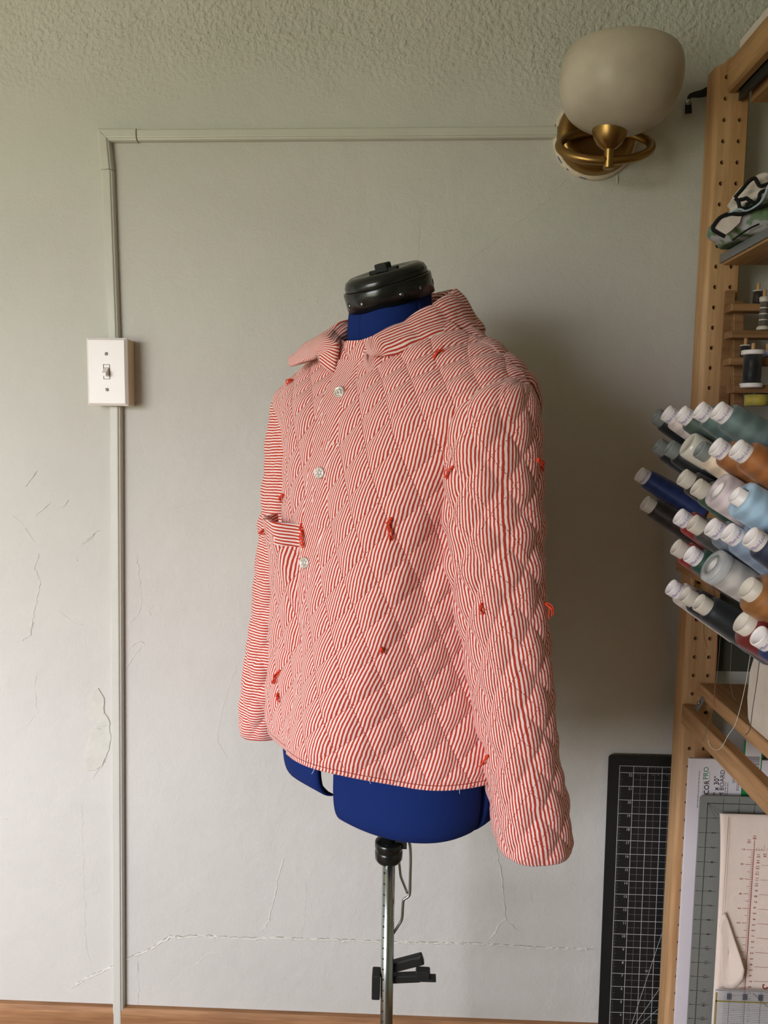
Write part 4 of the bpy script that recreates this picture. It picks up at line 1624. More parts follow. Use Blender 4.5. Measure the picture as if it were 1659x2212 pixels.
def cone_meshes(rt, rb, L):
    key = (rt, rb, L)
    if key not in _mesh_cache:
        body = lathe([(rb * .80, 0), (rb * .97, .002), (rb, .006)] + [(rb + (rt - rb) * k, .006 + (L - .012) * k) for k in (.2, .4, .6, .8, 1.0)] + [(rt * .96, L - .002), (rt * .86, L), (CAPR * .9, L)], 36, True, False)
        cap = lathe([(CAPR * .98, L - .004), (CAPR, L + .001), (CAPR * 1.02, L + CAPL - .0015), (CAPR * .98, L + CAPL), (CAPR * .86, L + CAPL), (CAPR * .80, L + CAPL - .0025), (CAPR * .72, L + CAPL - .006), (CAPR * .66, L + CAPL - .07)], 32, False, True)
        txt = wrap_text('Maxi-Lock', .0054, CAPR * 1.022, L + CAPL * .45)
        _mesh_cache[key] = (mesh_data('thread', *body), mesh_data('cap', *cap), mesh_data('cap_lettering', txt[0], txt[1], None, False, False))
    return _mesh_cache[key]


# px, py, colour, kind, words
CONES = [
    (1415, 897, (26, 32, 34), 'grey', 'black cone with a bare grey top at the far end of the top row', 1),
    (1438, 891, (222, 206, 198), 'label', 'white cone with a lettered cap in the top row', 1),
    (1470, 892, (70, 84, 74), 'label', 'dark sage cone, third along the top row beside the white cone', 1),
    (1508, 884, (86, 106, 104), 'label', 'sage green cone, second nearest in the top row', 1),
    (1548, 885, (96, 114, 114), 'label', 'blue-green cone with a big lettered cap, nearest in the top row', 1),
    (1419, 961, (20, 26, 26), 'grey', 'black cone with a grey top at the far end of the second row', 2),
    (1444, 966, (22, 26, 26), 'grey', 'black cone with a grey top, second along the second row', 2),
    (1484, 958, (196, 190, 176), 'cover', 'off-white spool under a clear plastic cover', 2),
    (1510, 969, (226, 204, 178), 'tube', 'cream cone with an open grey tube', 2),
    (1544, 963, (150, 94, 48), 'label', 'orange-brown cone beside the cream cone', 2),
    (1589, 968, (156, 96, 48), 'label', 'orange-brown cone, nearest in the second row', 2),
    (1380, 1023, (36, 52, 104), 'label', 'navy blue cone sticking out furthest to the left', 3),
    (1473, 1029, (54, 46, 40), 'beige', 'dark brown cone in the third row next to the forest green one', 3),
    (1503, 1050, (58, 84, 64), 'beige', 'forest green cone in the third row', 3),
    (1549, 1056, (214, 198, 200), 'big', 'large pale pink spool without a cap', 3),
    (1587, 1068, (160, 190, 214), 'bigtube', 'large light blue spool with a small core tube', 3),
    (1392, 1085, (44, 34, 28), 'beige', 'black-brown cone below the navy blue one', 4),
    (1465, 1114, (150, 36, 26), 'label', 'red cone in the fourth row', 4),
    (1495, 1128, (70, 66, 62), 'beige', 'charcoal grey cone between the red and the grey-blue ones', 4),
    (1534, 1136, (112, 122, 134), 'label', 'grey-blue cone next to the charcoal one', 4),
    (1571, 1148, (132, 148, 170), 'label', 'pale grey-blue cone, second nearest in the fourth row', 4),
    (1619, 1158, (34, 42, 66), 'label', 'midnight blue cone, nearest in the fourth row', 4),
    (1459, 1180, (140, 30, 24), 'beige', 'red cone at the far end of the fifth row', 5),
    (1488, 1195, (38, 74, 60), 'label', 'bottle green cone in the fifth row', 5),
    (1541, 1222, (190, 184, 178), 'bigclear', 'large white spool with a clear core tube', 5),
    (1612, 1268, (150, 98, 48), 'rim', 'brown spool with a bare cardboard tube', 5),
    (1448, 1267, (206, 192, 180), 'label', 'cream cone at the far end of the bottom row', 6),
    (1478, 1283, (22, 26, 28), 'beige', 'black cone beside the cream one in the bottom row', 6),
    (1508, 1300, (24, 28, 32), 'beige', 'blue-black cone in the middle of the bottom row', 6),
    (1601, 1342, (112, 28, 24), 'rim', 'dark red spool with a bare tube in the bottom row', 6),
    (1636, 1372, (34, 48, 96), 'white', 'navy blue cone with a bright white cap, nearest in the bottom row', 6),
]
rack = thing('cone_rack', 'slatted pine rack with pegs holding the thread cones on the shelf front', 'thread rack', (PXL - .015, -.4, .86))
LC = .098
row_slots = {}
cone_list = []
for i, (px, py, colr, kind, words, row) in enumerate(CONES):
    dpt = TIPX * FPX / (px - CX)
    tip = at_depth(px, py, dpt)
    Lc = {'big': .085, 'bigtube': .088, 'bigclear': .095, 'rim': .085}.get(kind, LC)
    tl = {'big': 0.0, 'cover': .0, 'bigclear': .0}.get(kind, CAPL)
    if kind == 'bigtube':
        tl = .008
    if kind == 'rim':
        tl = .010
    org = tip - AX * (Lc + tl)
    row_slots.setdefault(row, []).append(org)
    cone_list.append((org, Lc, tl, kind, colr, words, tip))
camd = None
for org, Lc, tl, kind, colr, words, tip in cone_list:
    nm = 'thread_spool' if kind in ('big', 'bigtube', 'bigclear', 'rim', 'cover') else 'thread_cone'
    t = thing(nm, words, 'thread', org, 'thread cones on the pegged rack')
    x_, y_, z_ = frame_of(AX, (CAM - tip) + np.array([.05, 0, -.12]))
    t.matrix_world = Matrix(((x_[0], y_[0], z_[0], org[0]), (x_[1], y_[1], z_[1], org[1]), (x_[2], y_[2], z_[2], org[2]), (0, 0, 0, 1)))
    near_k = float(np.clip((tip[1] + .25) / -.30, 0, 1))
    rt, rb = round(.0148 + .003 * near_k, 4), round(.0195 + .006 * near_k, 4)
    tm = thread_mat('thread_%d_%d_%d' % colr, lin(*colr))
    if kind in ('label', 'beige', 'grey', 'white', 'tube'):
        mb, mc, mt = cone_meshes(rt, rb, Lc)
        b = mb.copy()
        lobj('thread', b, tm, t)
        c = mc.copy()
        cp_ = lobj('cap', c, {'label': M['ivory'], 'white': M['ivory'], 'beige': M['beige_cap'], 'grey': M['grey_cap'], 'tube': M['grey_cap']}[kind], t)
        if kind in ('label', 'white'):
            lobj('cap_lettering', mt.copy(), M['ink_purple'], cp_)
    elif kind in ('big', 'bigtube', 'bigclear'):
        R = .0215 if kind != 'bigclear' else .0195
        prof = [(R * .9, 0), (R, .003), (R * 1.02, Lc * .5), (R, Lc - .004), (R * .93, Lc), (R * .55, Lc), (R * .52, Lc - .012), (.0001, Lc - .012)]
        lobj('thread', mesh_data('thread', *lathe(prof, 40, True, True)), tm, t)
        if kind == 'bigtube':
            lobj('core_tube', mesh_data('core_tube', *lathe([(.0098, Lc - .012), (.0098, Lc + tl), (.0082, Lc + tl), (.0080, Lc - .02)], 28, False, True)), M['ivory'], t)
        elif kind == 'bigclear':
            lobj('core_tube', mesh_data('core_tube', *lathe([(.0118, Lc - .012), (.0122, Lc + .003), (.0108, Lc + .003), (.0105, Lc - .03)], 28, False, True)), M['grey_cap'], t)
            lobj('clear_rim', mesh_data('clear_rim', *lathe([(.0205, Lc - .010), (.0207, Lc + .002), (.0150, Lc + .0045), (.0125, Lc + .0015), (.0125, Lc - .0005), (.0195, Lc - .0015)], 36, False, False)), M['clear'], t)
        else:
            lobj('core_disc', mesh_data('core_disc', *lathe([(.0105, Lc - .012), (.0105, Lc - .002), (.0088, Lc - .002), (.0085, Lc - .02)], 28, False, True)), M['ivory'], t)
    elif kind == 'rim':
        R = rb * .92
        lobj('thread', mesh_data('thread', *lathe([(R * .9, 0), (R, .003), (R, Lc - .004), (R * .92, Lc), (.011, Lc)], 36, True, False)), tm, t)
        lobj('core_tube', mesh_data('core_tube', *lathe([(.0126, Lc - .004), (.0126, Lc + tl), (.0112, Lc + tl), (.0108, Lc - .03)], 28, False, True)), M['beige_cap'], t)
    elif kind == 'cover':
        R = .0165
        lobj('thread', mesh_data('thread', *lathe([(R * .9, 0), (R, .003), (R, Lc - .03), (R * .9, Lc - .026), (.0001, Lc - .026)], 36, True, True)), thread_mat('thread_olive', lin(96, 100, 78)), t)
        lobj('plastic_cover', mesh_data('plastic_cover', *lathe([(R * 1.05, Lc - .034), (R * 1.06, Lc - .006), (R * 1.0, Lc - .002), (R * .86, Lc), (R * .80, Lc - .001), (.0001, Lc - .0012)], 36, False, True)), plain('milky_plastic', lin(206, 200, 186), 0.2), t)
# rack slats follow the rows of pegs
for row, orgs in row_slots.items():
    O = np.array(orgs)
    c = O.mean(axis=0)
    d = np.array([0, 1.0, 0])
    y0, y1 = O[:, 1].min() - .05, -.085
    obj('slat', *box(c[0] + .004, c[0] + .016, y0, y1, c[2] - .020, c[2] + .008, .0015), M['pine_y'], rack, smooth=False)
    for o in O:
        obj('peg', *place(lathe([(.0038, -.010), (.0038, .06), (.0030, .062)], 10), o, AX), M['pine_x'], rack)
zs = [o[0][2] for o in cone_list]
for yy in (-.100, -.62):
    obj('rack_side', *box(PXL - .022 + .012, PXL - .003, yy - .010, yy + .010, min(zs) - .03, max(zs) + .03, .002), M['pine_z'], rack, smooth=False)

# loose thread ends hanging from the cones
def loose(px, words, col, r=.0004, y=-.30):
    P = spline([at(x, yy, y) for x, yy in px], 40)
    o = obj('loose_thread', *tube(P, r * .75, 5), plain('thread_end_' + words.split()[0] + str(px[0][0]), col, .8), None)
    tag(o, words, 'thread', 'loose thread ends')


loose([(1649, 1236), (1640, 1300), (1632, 1345), (1620, 1420), (1608, 1490), (1590, 1560), (1572, 1590), (1560, 1612), (1549, 1620), (1535, 1614), (1529, 1598)], 'long pale thread hanging from the near cones down past the shelf rail', lin(196, 190, 176), .0006)
loose([(1549, 1365), (1549, 1400), (1547, 1440), (1544, 1470), (1543, 1510), (1546, 1530)], 'red thread end hanging in front of the shelf board', lin(150, 50, 36), .0005)
loose([(1556, 1375), (1551, 1440), (1545, 1490), (1540, 1530), (1531, 1560), (1523, 1590), (1516, 1602)], 'green thread hanging beside the red one down to the upright', lin(70, 92, 76), .0004)
loose([(1642, 1405), (1639, 1440), (1634, 1480), (1626, 1530), (1620, 1575), (1610, 1588)], 'dark thread hanging in front of the cream canvas bin', lin(40, 40, 42), .0006, -.34)
loose([(1521, 1336), (1521, 1370), (1524, 1388), (1530, 1402)], 'short dark thread end lying over the upright holes', lin(46, 42, 38), .0004, -.12)
loose([(1538, 1242), (1540, 1262), (1543, 1280), (1547, 1297)], 'dark thread end hanging from the clear core tube', lin(60, 56, 50), .0004, -.42)
loose([(1583, 1370), (1580, 1400), (1578, 1440), (1577, 1470), (1582, 1500), (1588, 1512)], 'thin brown thread hanging between the red and the pale ones', lin(110, 90, 70), .0004)
loose([(1462, 1148), (1460, 1160), (1461, 1172)], 'tiny dark thread end above the far red cone', lin(60, 56, 48), .0003, -.2)

# ------------------------------------------------------------------ cutting mat
my = -.010
mtl = at(1314, 1630, my)
mat_x0 = at(1303, 1900, my)[0]
mat_top = mtl[2]
cm = thing('cutting_mat', 'black self-healing cutting mat with a white inch grid leaning behind the upright', 'cutting mat', (mat_x0, my, 0.0))
MW = .47


def rounded_rect(x0, x1, z0, z1, r, n=6):
    P = []
    for cx_, cz_, a0 in ((x1 - r, z1 - r, 0), (x0 + r, z1 - r, 90), (x0 + r, z0 + r, 180), (x1 - r, z0 + r, 270)):
        for k in range(n + 1):
            a = math.radians(a0 + 90 * k / n)
            P.append((cx_ + r * math.cos(a), cz_ + r * math.sin(a)))
    return P


def sheet(P, y0, y1):
    n = len(P)
    v = [(x, y0, z) for x, z in P] + [(x, y1, z) for x, z in P]
    f = [tuple(range(n)), tuple(reversed(range(n, 2 * n)))] + [(i, n + i, n + (i + 1) % n, (i + 1) % n) for i in range(n)]
    return v, f


# leans: bottom edge stands further from the wall
lean = lambda z: -.012 * (1 - z / mat_top)
v_, f_ = sheet(rounded_rect(mat_x0, mat_x0 + MW, .001, mat_top, .006), my - .0015, my + .0015)
obj('mat_sheet', [(x, y + lean(z), z) for x, y, z in v_], f_, M['mat_black'], cm, smooth=False)
IN = .0254
gx0 = mat_x0 + .0195
gz1 = mat_top - .019
fn = lambda P: np.stack([P[:, 0], my - .0019 + lean(P[:, 1]), P[:, 1]], axis=1)
gz0 = gz1 - 22.5 * IN
gx1 = mat_x0 + MW - .0195
L_, L2, N_ = [], [], []
L_ += [rect2d(gx0, gx0 + .0008, gz0, gz1), rect2d(gx0, gx1, gz1 - .0008, gz1)]
z22 = gz1 - .5 * IN
for k in range(23):
    z = z22 - k * IN
    if z < gz0:
        break
    L_.append(rect2d(gx0 + .001, gx1, z - .0005, z + .0003))
    L2.append(rect2d(gx0 + 1.0 * IN, gx1, z - IN / 2 - .0003, z - IN / 2 + .0002))
    N_.append(text2d(str(22 - k), gx0 + .79 * IN, z - .0042, .0068))
    for j in range(1, 8):
        ln = .006 if j == 4 else (.0042 if j % 2 == 0 else .0028)
        L2.append(rect2d(gx0 + .001, gx0 + .001 + ln, z - IN * j / 8 - .0002, z - IN * j / 8 + .0002))
k = 0
while gx0 + (1 + k) * IN < gx1:
    x = gx0 + (1 + k) * IN
    L_.append(rect2d(x - .0004, x + .0004, gz0, gz1))
    L2.append(rect2d(x + IN / 2 - .0003, x + IN / 2 + .0002, gz0, z22))
    for j in range(1, 8):
        ln = .006 if j == 4 else (.0042 if j % 2 == 0 else .0028)
        L2.append(rect2d(x + IN * j / 8 - .0002, x + IN * j / 8 + .0002, gz1 - .001 - ln, gz1 - .001))
    for j, ch in enumerate('8765432'[:2]):
        L2.append(text2d(str((k * 2 + j + 1) % 10), x + .009 + j * .0095, z22 - .0035, .0048, math.pi / 2))
    k += 1
bx_, bz_ = gx0 + 1.0 * IN, z22 - 20.5 * IN
for ang in (60, 45, 75):
    a = math.radians(ang)
    ln = min(.40, (z22 - 8 * IN - bz_) / math.sin(a) if ang == 75 else .30)
    L_.append(line2d(bx_ + .01, bz_ + .02, bx_ + .01 + ln * math.cos(a), bz_ + .02 + ln * math.sin(a), .0007))
N_.append(text2d('75\u00b0', gx0 + 2.55 * IN, z22 - 14.75 * IN, .0052))
print_on('printed_grid', L_, fn, M['print_grey'], cm)
print_on('printed_fine_lines', L2, fn, M['print_pale'], cm)
print_on('printed_numbers', N_, lambda P: fn(P) + np.array([0, -.0002, 0]), M['print_grey'], cm)

# ------------------------------------------------------------------ foam board
fy = -.112
ftl = at(1486, 1637, fy)
fxl = at(1473, 1900, fy)[0]
fb_ = thing('foam_board', 'white foam board with green and black lettering standing behind the grey ruler', 'foam board', (fxl, fy, .16))
obj('board_sheet', *box(fxl, fxl + .30, fy - .0025, fy + .0025, .1605, ftl[2], .0004), M['board'], fb_, smooth=False)
ffn = lambda P: np.stack([P[:, 0], np.full(len(P), fy - .0028), P[:, 1]], axis=1)


def fpx(px, py):
    p = at(px, py, fy - .0028)
    return p[0], p[2]


R90 = math.pi / 2
blk, grn, gry = [], [], []
x, z = fpx(1526, 1701)
blk.append(text2d('COR', x, z, .0115, R90))
blk.append(text2d('COR', x + .0003, z, .0115, R90))
x, z = fpx(1525, 1670)
grn.append(text2d('PRO', x, z, .0115, R90))
xa, za = fpx(1517.5, 1716)
xb_, zb = fpx(1533, 1667)
for q in (line2d(xa, za, xb_, za, .0003), line2d(xa, zb, xb_, zb, .0003), line2d(xa, za, xa, zb, .0003), line2d(xb_, za, xb_, zb, .0003)):
    grn.append(q)
x, z = fpx(1547, 1699)
for d in (-.0002, .0002, .0):
    blk.append(text2d('20" x 30"', x + d, z - .004, .0118, R90))
x, z = fpx(1559, 1700)
blk.append(text2d('FOAM BOARD', x, z - .004, .0106, R90))
x, z = fpx(1586, 1676)
gry.append(text2d('WHITE', x, z, .0085, R90))
for px, y0, y1 in ((1509, 1665, 1745), (1567, 1690, 1722), (1572, 1690, 1722), (1592, 1664, 1708), (1595, 1672, 1708)):
    z0 = fpx(px, y1)[1]
    z1 = fpx(px, y0)[1]
    xx = fpx(px, 1700)[0]
    zc_ = z0
    while zc_ < z1:
        w = .002 + .004 * random.random()
        gry.append(rect2d(xx - .0005, xx + .0005, zc_, min(zc_ + w, z1)))
        zc_ += w + .0011
ga, gb = fpx(1600, 1720), fpx(1640, 1600)
grn.append(rect2d(ga[0], ga[0] + .031, ga[1] - .03, gb[1]))
print_on('black_print', blk, ffn, M['ink_black'], fb_)
print_on('green_print', grn, ffn, M['ink_green'], fb_)
print_on('grey_print', gry, ffn, M['ink_grey'], fb_)
lb = rect2d(ga[0] + .003, ga[0] + .029, fpx(1620, 1701)[1], gb[1])
print_on('barcode_label', [lb], lambda P: ffn(P) + np.array([0, -.0002, 0]), M['board'], fb_)
bars = []
zc_ = fpx(1620, 1694)[1]
for k in range(26):
    w = random.choice((.0005, .0009, .0013))
    bars.append(rect2d(ga[0] + .0045, ga[0] + .027, zc_, zc_ + w))
    zc_ += w + random.choice((.0006, .0010))
print_on('barcode', bars, lambda P: ffn(P) + np.array([0, -.0004, 0]), M['ink_grey'], fb_)

# ------------------------------------------------------------------ grey ruler sheet
ry = -.128
rtl = at(1512, 1718, ry)
rl = thing('grey_ruler', 'large translucent grey square ruler in front of the foam board', 'ruler', (rtl[0], ry, .16))
obj('ruler_sheet', *sheet(rounded_rect(rtl[0], rtl[0] + .27, .1605, rtl[2], .006), ry - .0015, ry + .0015), M['ruler'], rl, smooth=False)
rfn = lambda P: np.stack([P[:, 0], np.full(len(P), ry - .0018), P[:, 1]], axis=1)
ox, oz = at(1528, 1734, ry)[0], at(1528, 1734, ry)[2]
R_ = [rect2d(ox - .0004, ox + .0004, .17, oz), rect2d(ox, ox + .24, oz - .0004, oz + .0004)]
for k in range(0, 18 * 8):
    z = oz - k * IN / 8
    if z < .17:
        break
    ln = .0013 if k % 4 else .0022
    R_.append(rect2d(ox - ln, ox + ln, z - .0002, z + .0002))
    if k < 70:
        x = ox + k * IN / 8
        R_.append(rect2d(x - .0002, x + .0002, oz - ln, oz + ln))
for k in range(1, 18):
    z = oz - k * IN
    if z < .175:
        break
    R_.append(rect2d(ox - .012, ox + .021, z - .0003, z + .0003))
    R_.append(text2d(str(k), ox + .0125, z + .0002, .0085, -R90))
    R_.append(text2d(str(k), ox - .0095, z + .0002, .0035, -R90))
    if k < 9:
        x = ox + k * IN
        R_.append(rect2d(x - .0003, x + .0003, oz - .010, oz + .008))
        R_.append(text2d(str(k), x, oz - .0125, .0085, math.pi))
        R_.append(text2d(str(k), x, oz + .0085, .0035, math.pi))
for a in (30, 45, 60):
    a_ = -math.radians(a)
    R_.append(line2d(ox, oz, ox + .028 * math.cos(a_), oz + .028 * math.sin(a_), .0003))
print_on('ruler_markings', R_, rfn, M['ruler_ink'], rl)

# ------------------------------------------------------------------ muslin pressing cloth with printed gauge
qy = -.142
q0 = at(1549, 1757, qy)
mus = thing('muslin_sleeve', 'cream muslin sleeve printed with a red inch gauge, lower corner folded back', 'fabric sleeve', (q0[0], qy, .16))
nu, nv = 36, 60
x0m, x1m = at(1556, 1900, qy)[0], at(1556, 1900, qy)[0] + .23
zt, zbm = q0[2], .1612
mv, mf = [], []
for side in (0, 1):
    for j in range(nv):
        for i in range(nu):
            a, b = i / (nu - 1), j / (nv - 1)
            x = x0m + (x1m - x0m) * a - .006 * (1 - a) * (b ** 6) * 1.2
            z = zbm + (zt - zbm) * b
            pf_ = math.sin(math.pi * min(1, max(0, a))) ** .5 * math.sin(math.pi * b) ** .35
            bulge = .004 * pf_ + .0016 * math.sin(a * 9 + b * 5) * pf_ + .0012 * math.exp(-((a - .03) / .012) ** 2)
            mv.append((x, qy + (-(.0012 + bulge) if side == 0 else .0012), z))
n1 = nu * nv
for j in range(nv - 1):
    for i in range(nu - 1):
        k = j * nu + i
        mf.append((k, k + 1, k + nu + 1, k + nu))
        mf.append((n1 + k, n1 + k + nu, n1 + k + nu + 1, n1 + k + 1))
for j in range(nv - 1):
    for i in (0, nu - 1):
        k = j * nu + i
        mf.append((k, k + nu, n1 + k + nu, n1 + k))
for i in range(nu - 1):
    for j in (0, nv - 1):
        k = j * nu + i
        mf.append((k, k + 1, n1 + k + 1, n1 + k))
obj('cloth', mv, mf, M['muslin'], mus)
mfn = lambda P: np.stack([P[:, 0], qy - .0062 - .0 * P[:, 0], P[:, 1]], axis=1)


def musy(P):
    a = np.clip((P[:, 0] - x0m) / (x1m - x0m), 0, 1)
    b = np.clip((P[:, 1] - zbm) / (zt - zbm), 0, 1)
    pf_ = np.sqrt(np.sin(np.pi * a)) * np.sin(np.pi * b) ** .35
    bulge = .004 * pf_ + .0016 * np.sin(a * 9 + b * 5) * pf_ + .0012 * np.exp(-((a - .03) / .012) ** 2)
    return np.stack([P[:, 0], qy - .0018 - bulge, P[:, 1]], axis=1)


rd = []
gx = at(1622, 1900, qy)[0]
gz = at(1622, 1833, qy)[2]
g_in = (at(1622, 1833, qy)[2] - at(1622, 1960, qy)[2]) / 4.0
rd.append(rect2d(gx - .0004, gx + .0004, .18, gz + .016))
for k in range(0, 14 * 8):
    z = gz - k * g_in / 8
    if z < .18:
        break
    ln = .012 if k % 8 == 0 else (.008 if k % 4 == 0 else .004)
    rd.append(rect2d(gx - ln, gx + .001, z - .0003, z + .0003))
    if k % 8 == 0:
        rd.append(text2d(str(abs(7 - k // 8)), gx - .0170, z, .0075, -R90))
        if k >= 8:
            rd.append(rect2d(gx + .013, gx + .05, z - .0002, z + .0002))
for k in range(0, 30):
    z = gz - .010 - k * g_in * .392
    if z < .19:
        break
    rd.append(text2d(str(abs(15 - k)), gx + .0075, z, .0072, -R90))
rd.append(rect2d(gx, gx + .06, gz - .0003, gz + .0003))
for k in range(1, 12):
    rd.append(rect2d(gx + k * .0040 - .0002, gx + k * .0040 + .0002, gz, gz + (.008 if k % 4 == 0 else .004)))
rd.append(text2d('18', gx, gz + .021, .0078, -R90))
rd.append(text2d('10', gx - .0085, gz + .014, .0078, -R90))
rd.append(text2d('9', gx + .030, gz + .021, .0078, -R90))
rd.append(text2d('24', gx + .0175, gz - .008, .0070, -R90))
rd.append(text2d('23', gx + .029, gz - .008, .0070, -R90))
rd.append(rect2d(gx + .0415, gx + .0421, .18, gz - .008))
xg, zg = at(1655, 2130, qy)[0], at(1655, 2130, qy)[2]
rd.append(text2d('S', xg, zg, .024, -R90, True, .3))
print_on('red_print', rd, musy, M['ink_red'], mus)
st_ = [rect2d(x0m + .0052, x0m + .0058, .17, zt - .004), rect2d(x0m + .0085, x0m + .0089, .17, zt - .004)]
print_on('edge_stitching', st_, lambda P: musy(P) + np.array([0, -.0003, 0]), M['stitch_tan'], mus)
# folded-back corner
fp = [(1559, 1976), (1566, 1972), (1574, 1990), (1583, 2022), (1595, 2062), (1601, 2085), (1598, 2105), (1588, 2122), (1577, 2134), (1566, 2133), (1558, 2120), (1557, 2060), (1557, 2015), (1553, 2003)]
Pf = [at(x, y, qy - .008) for x, y in fp]
n = len(Pf)
cfp = np.mean(Pf, axis=0)
fv, ff = [], []
rings = 7
for k in range(rings):
    w = k / (rings - 1)
    for i, p in enumerate(Pf):
        q = cfp + (p - cfp) * (1 - w * .999)
        right = (p[0] - cfp[0]) / .02
        lift = .010 * max(0, right) * (1 - w) + .0055
        fv.append((q[0], qy - .004 - lift, q[2]))
ff = [tuple(x) for x in grid_faces(rings, n).tolist()]
flap = obj('folded_corner', fv, ff, M['muslin'], mus)
sol = flap.modifiers.new('thick', 'SOLIDIFY')
sol.thickness = .0016

# ------------------------------------------------------------------ clear quilting ruler at the bottom
cy_ = -.158
c0 = at(1546, 2137, cy_)
clr = thing('clear_ruler', 'clear acrylic quilting ruler with yellow bands in front of the muslin', 'ruler', (c0[0], cy_, .16))
obj('ruler_sheet', *box(c0[0], c0[0] + .20, cy_ - .0012, cy_ + .0012, .1605, c0[2], .0003), M['clear'], clr, smooth=False)
cfn = lambda P: np.stack([P[:, 0], np.full(len(P), cy_ - .0016), P[:, 1]], axis=1)
yel, wht, dk = [], [], []
yel += [rect2d(c0[0] - .0, c0[0] + .0028, .163, c0[2] - .004), rect2d(c0[0], c0[0] + .19, c0[2] - .0208, c0[2] - .0182)]
for k in range(8):
    x = c0[0] + .022 + k * .0254
    wht.append(rect2d(x - .004, x + .004, c0[2] - .016, c0[2] - .005))
    dk.append(rect2d(x - .0002, x + .0002, .163, c0[2]))
    dk.append(text2d(str(k + 1), x, c0[2] - .0105, .0065, R90))
for k in range(24):
    z = c0[2] - .003 - k * .0032
    if z > .163:
        dk.append(rect2d(c0[0] + .0125, c0[0] + .19, z - .00014, z + .00014))
dk.append(rect2d(c0[0], c0[0] + .2, c0[2] - .0006, c0[2]))
wht.append(line2d(c0[0] + .060, c0[2] - .003, c0[0] + .115, c0[2] - .055, .0009))
print_on('yellow_bands', yel, cfn, M['ink_yellow'], clr)
print_on('white_print', wht, lambda P: cfn(P) + np.array([0, -.0002, 0]), M['ink_grey'], clr)
print_on('fine_lines', dk, lambda P: cfn(P) + np.array([0, -.0003, 0]), M['ruler_ink'], clr)

# ------------------------------------------------------------------ canvas bin on the low shelf
bz = .7885
b0_ = at(1621, 1500, -.26)
bn = thing('canvas_bin', 'cream canvas bin on the low shelf below the thread cones', 'bin', (b0_[0], -.30, bz))
bx0 = b0_[0]
btop = at(1625, 1392, -.26)[2]
rings = []
for z, g in ((bz, .0), (bz + .01, -.003), (bz + .04, -.005), (bz + .08, -.004), (btop - .004, .001), (btop, .002), (btop, .006), (btop - .02, .006), (bz + .006, .006)):
    rings.append([(x, y, z) for x, y in [(bx0 + g + .012, -.255 - g), (bx0 + .13 - g, -.255 - g), (bx0 + .142 - g, -.267 - g), (bx0 + .142 - g, -.398 + g), (bx0 + .13 - g, -.41 + g), (bx0 + .012 + g, -.41 + g), (bx0 + g, -.398 + g), (bx0 + g, -.267 - g)]])
bv = [p for r in rings for p in r]
bf_ = [tuple(x) for x in grid_faces(len(rings), 8).tolist()] + [tuple(range(8)), tuple(range(64, 72))]
obj('bin_body', bv, bf_, M['bin'], bn, smooth=False)
obj('rim_binding', *tube(rings[5], .0016, 6, closed=True), M['stitch_tan'], bn)

# ------------------------------------------------------------------ small wooden spool rack on the middle shelf
sy = -.13
rk = thing('spool_rack', 'small stepped wooden rack with pegs for spools on the middle shelf', 'spool rack', (PXL + .06, sy, 1.226))


def bar_px(x0, y0, y1, y, depth, name='bar', par=None, mat='pine_x', xlen=.20):
    y -= .014
    a, b = at(x0, y0, y), at(x0, y1, y)
    return obj(name, *box(a[0], a[0] + xlen, y, y + depth, b[2], a[2], .001), M[mat], par or rk, smooth=False)


LV_ = [(1582, 655, 671, -.110), (1580, 713, 729, -.124), (1577, 772, 788, -.140), (1585, 831, 849, -.158)]
for x0, y0, y1, y in LV_:
    bar_px(x0, y0, y1, y, .028)
sd0 = at(1592, 612, -.098)
obj('rack_side', *place(box(-.008, .008, -.006, .006, 0, .19, .001), (sd0[0] + .006, -.112, 1.2262), (0, .12, 1)), M['pine_x'], rk, smooth=False)
obj('rack_side', *place(box(-.008, .008, -.006, .006, 0, .19, .001), (sd0[0] + .185, -.112, 1.2262), (0, .12, 1)), M['pine_x'], rk, smooth=False)
obj('stepped_back', *box(sd0[0] - .012, sd0[0] + .002, -.088, -.082, 1.2265, at(1590, 628, -.085)[2]), M['pine_x'], rk, smooth=False)


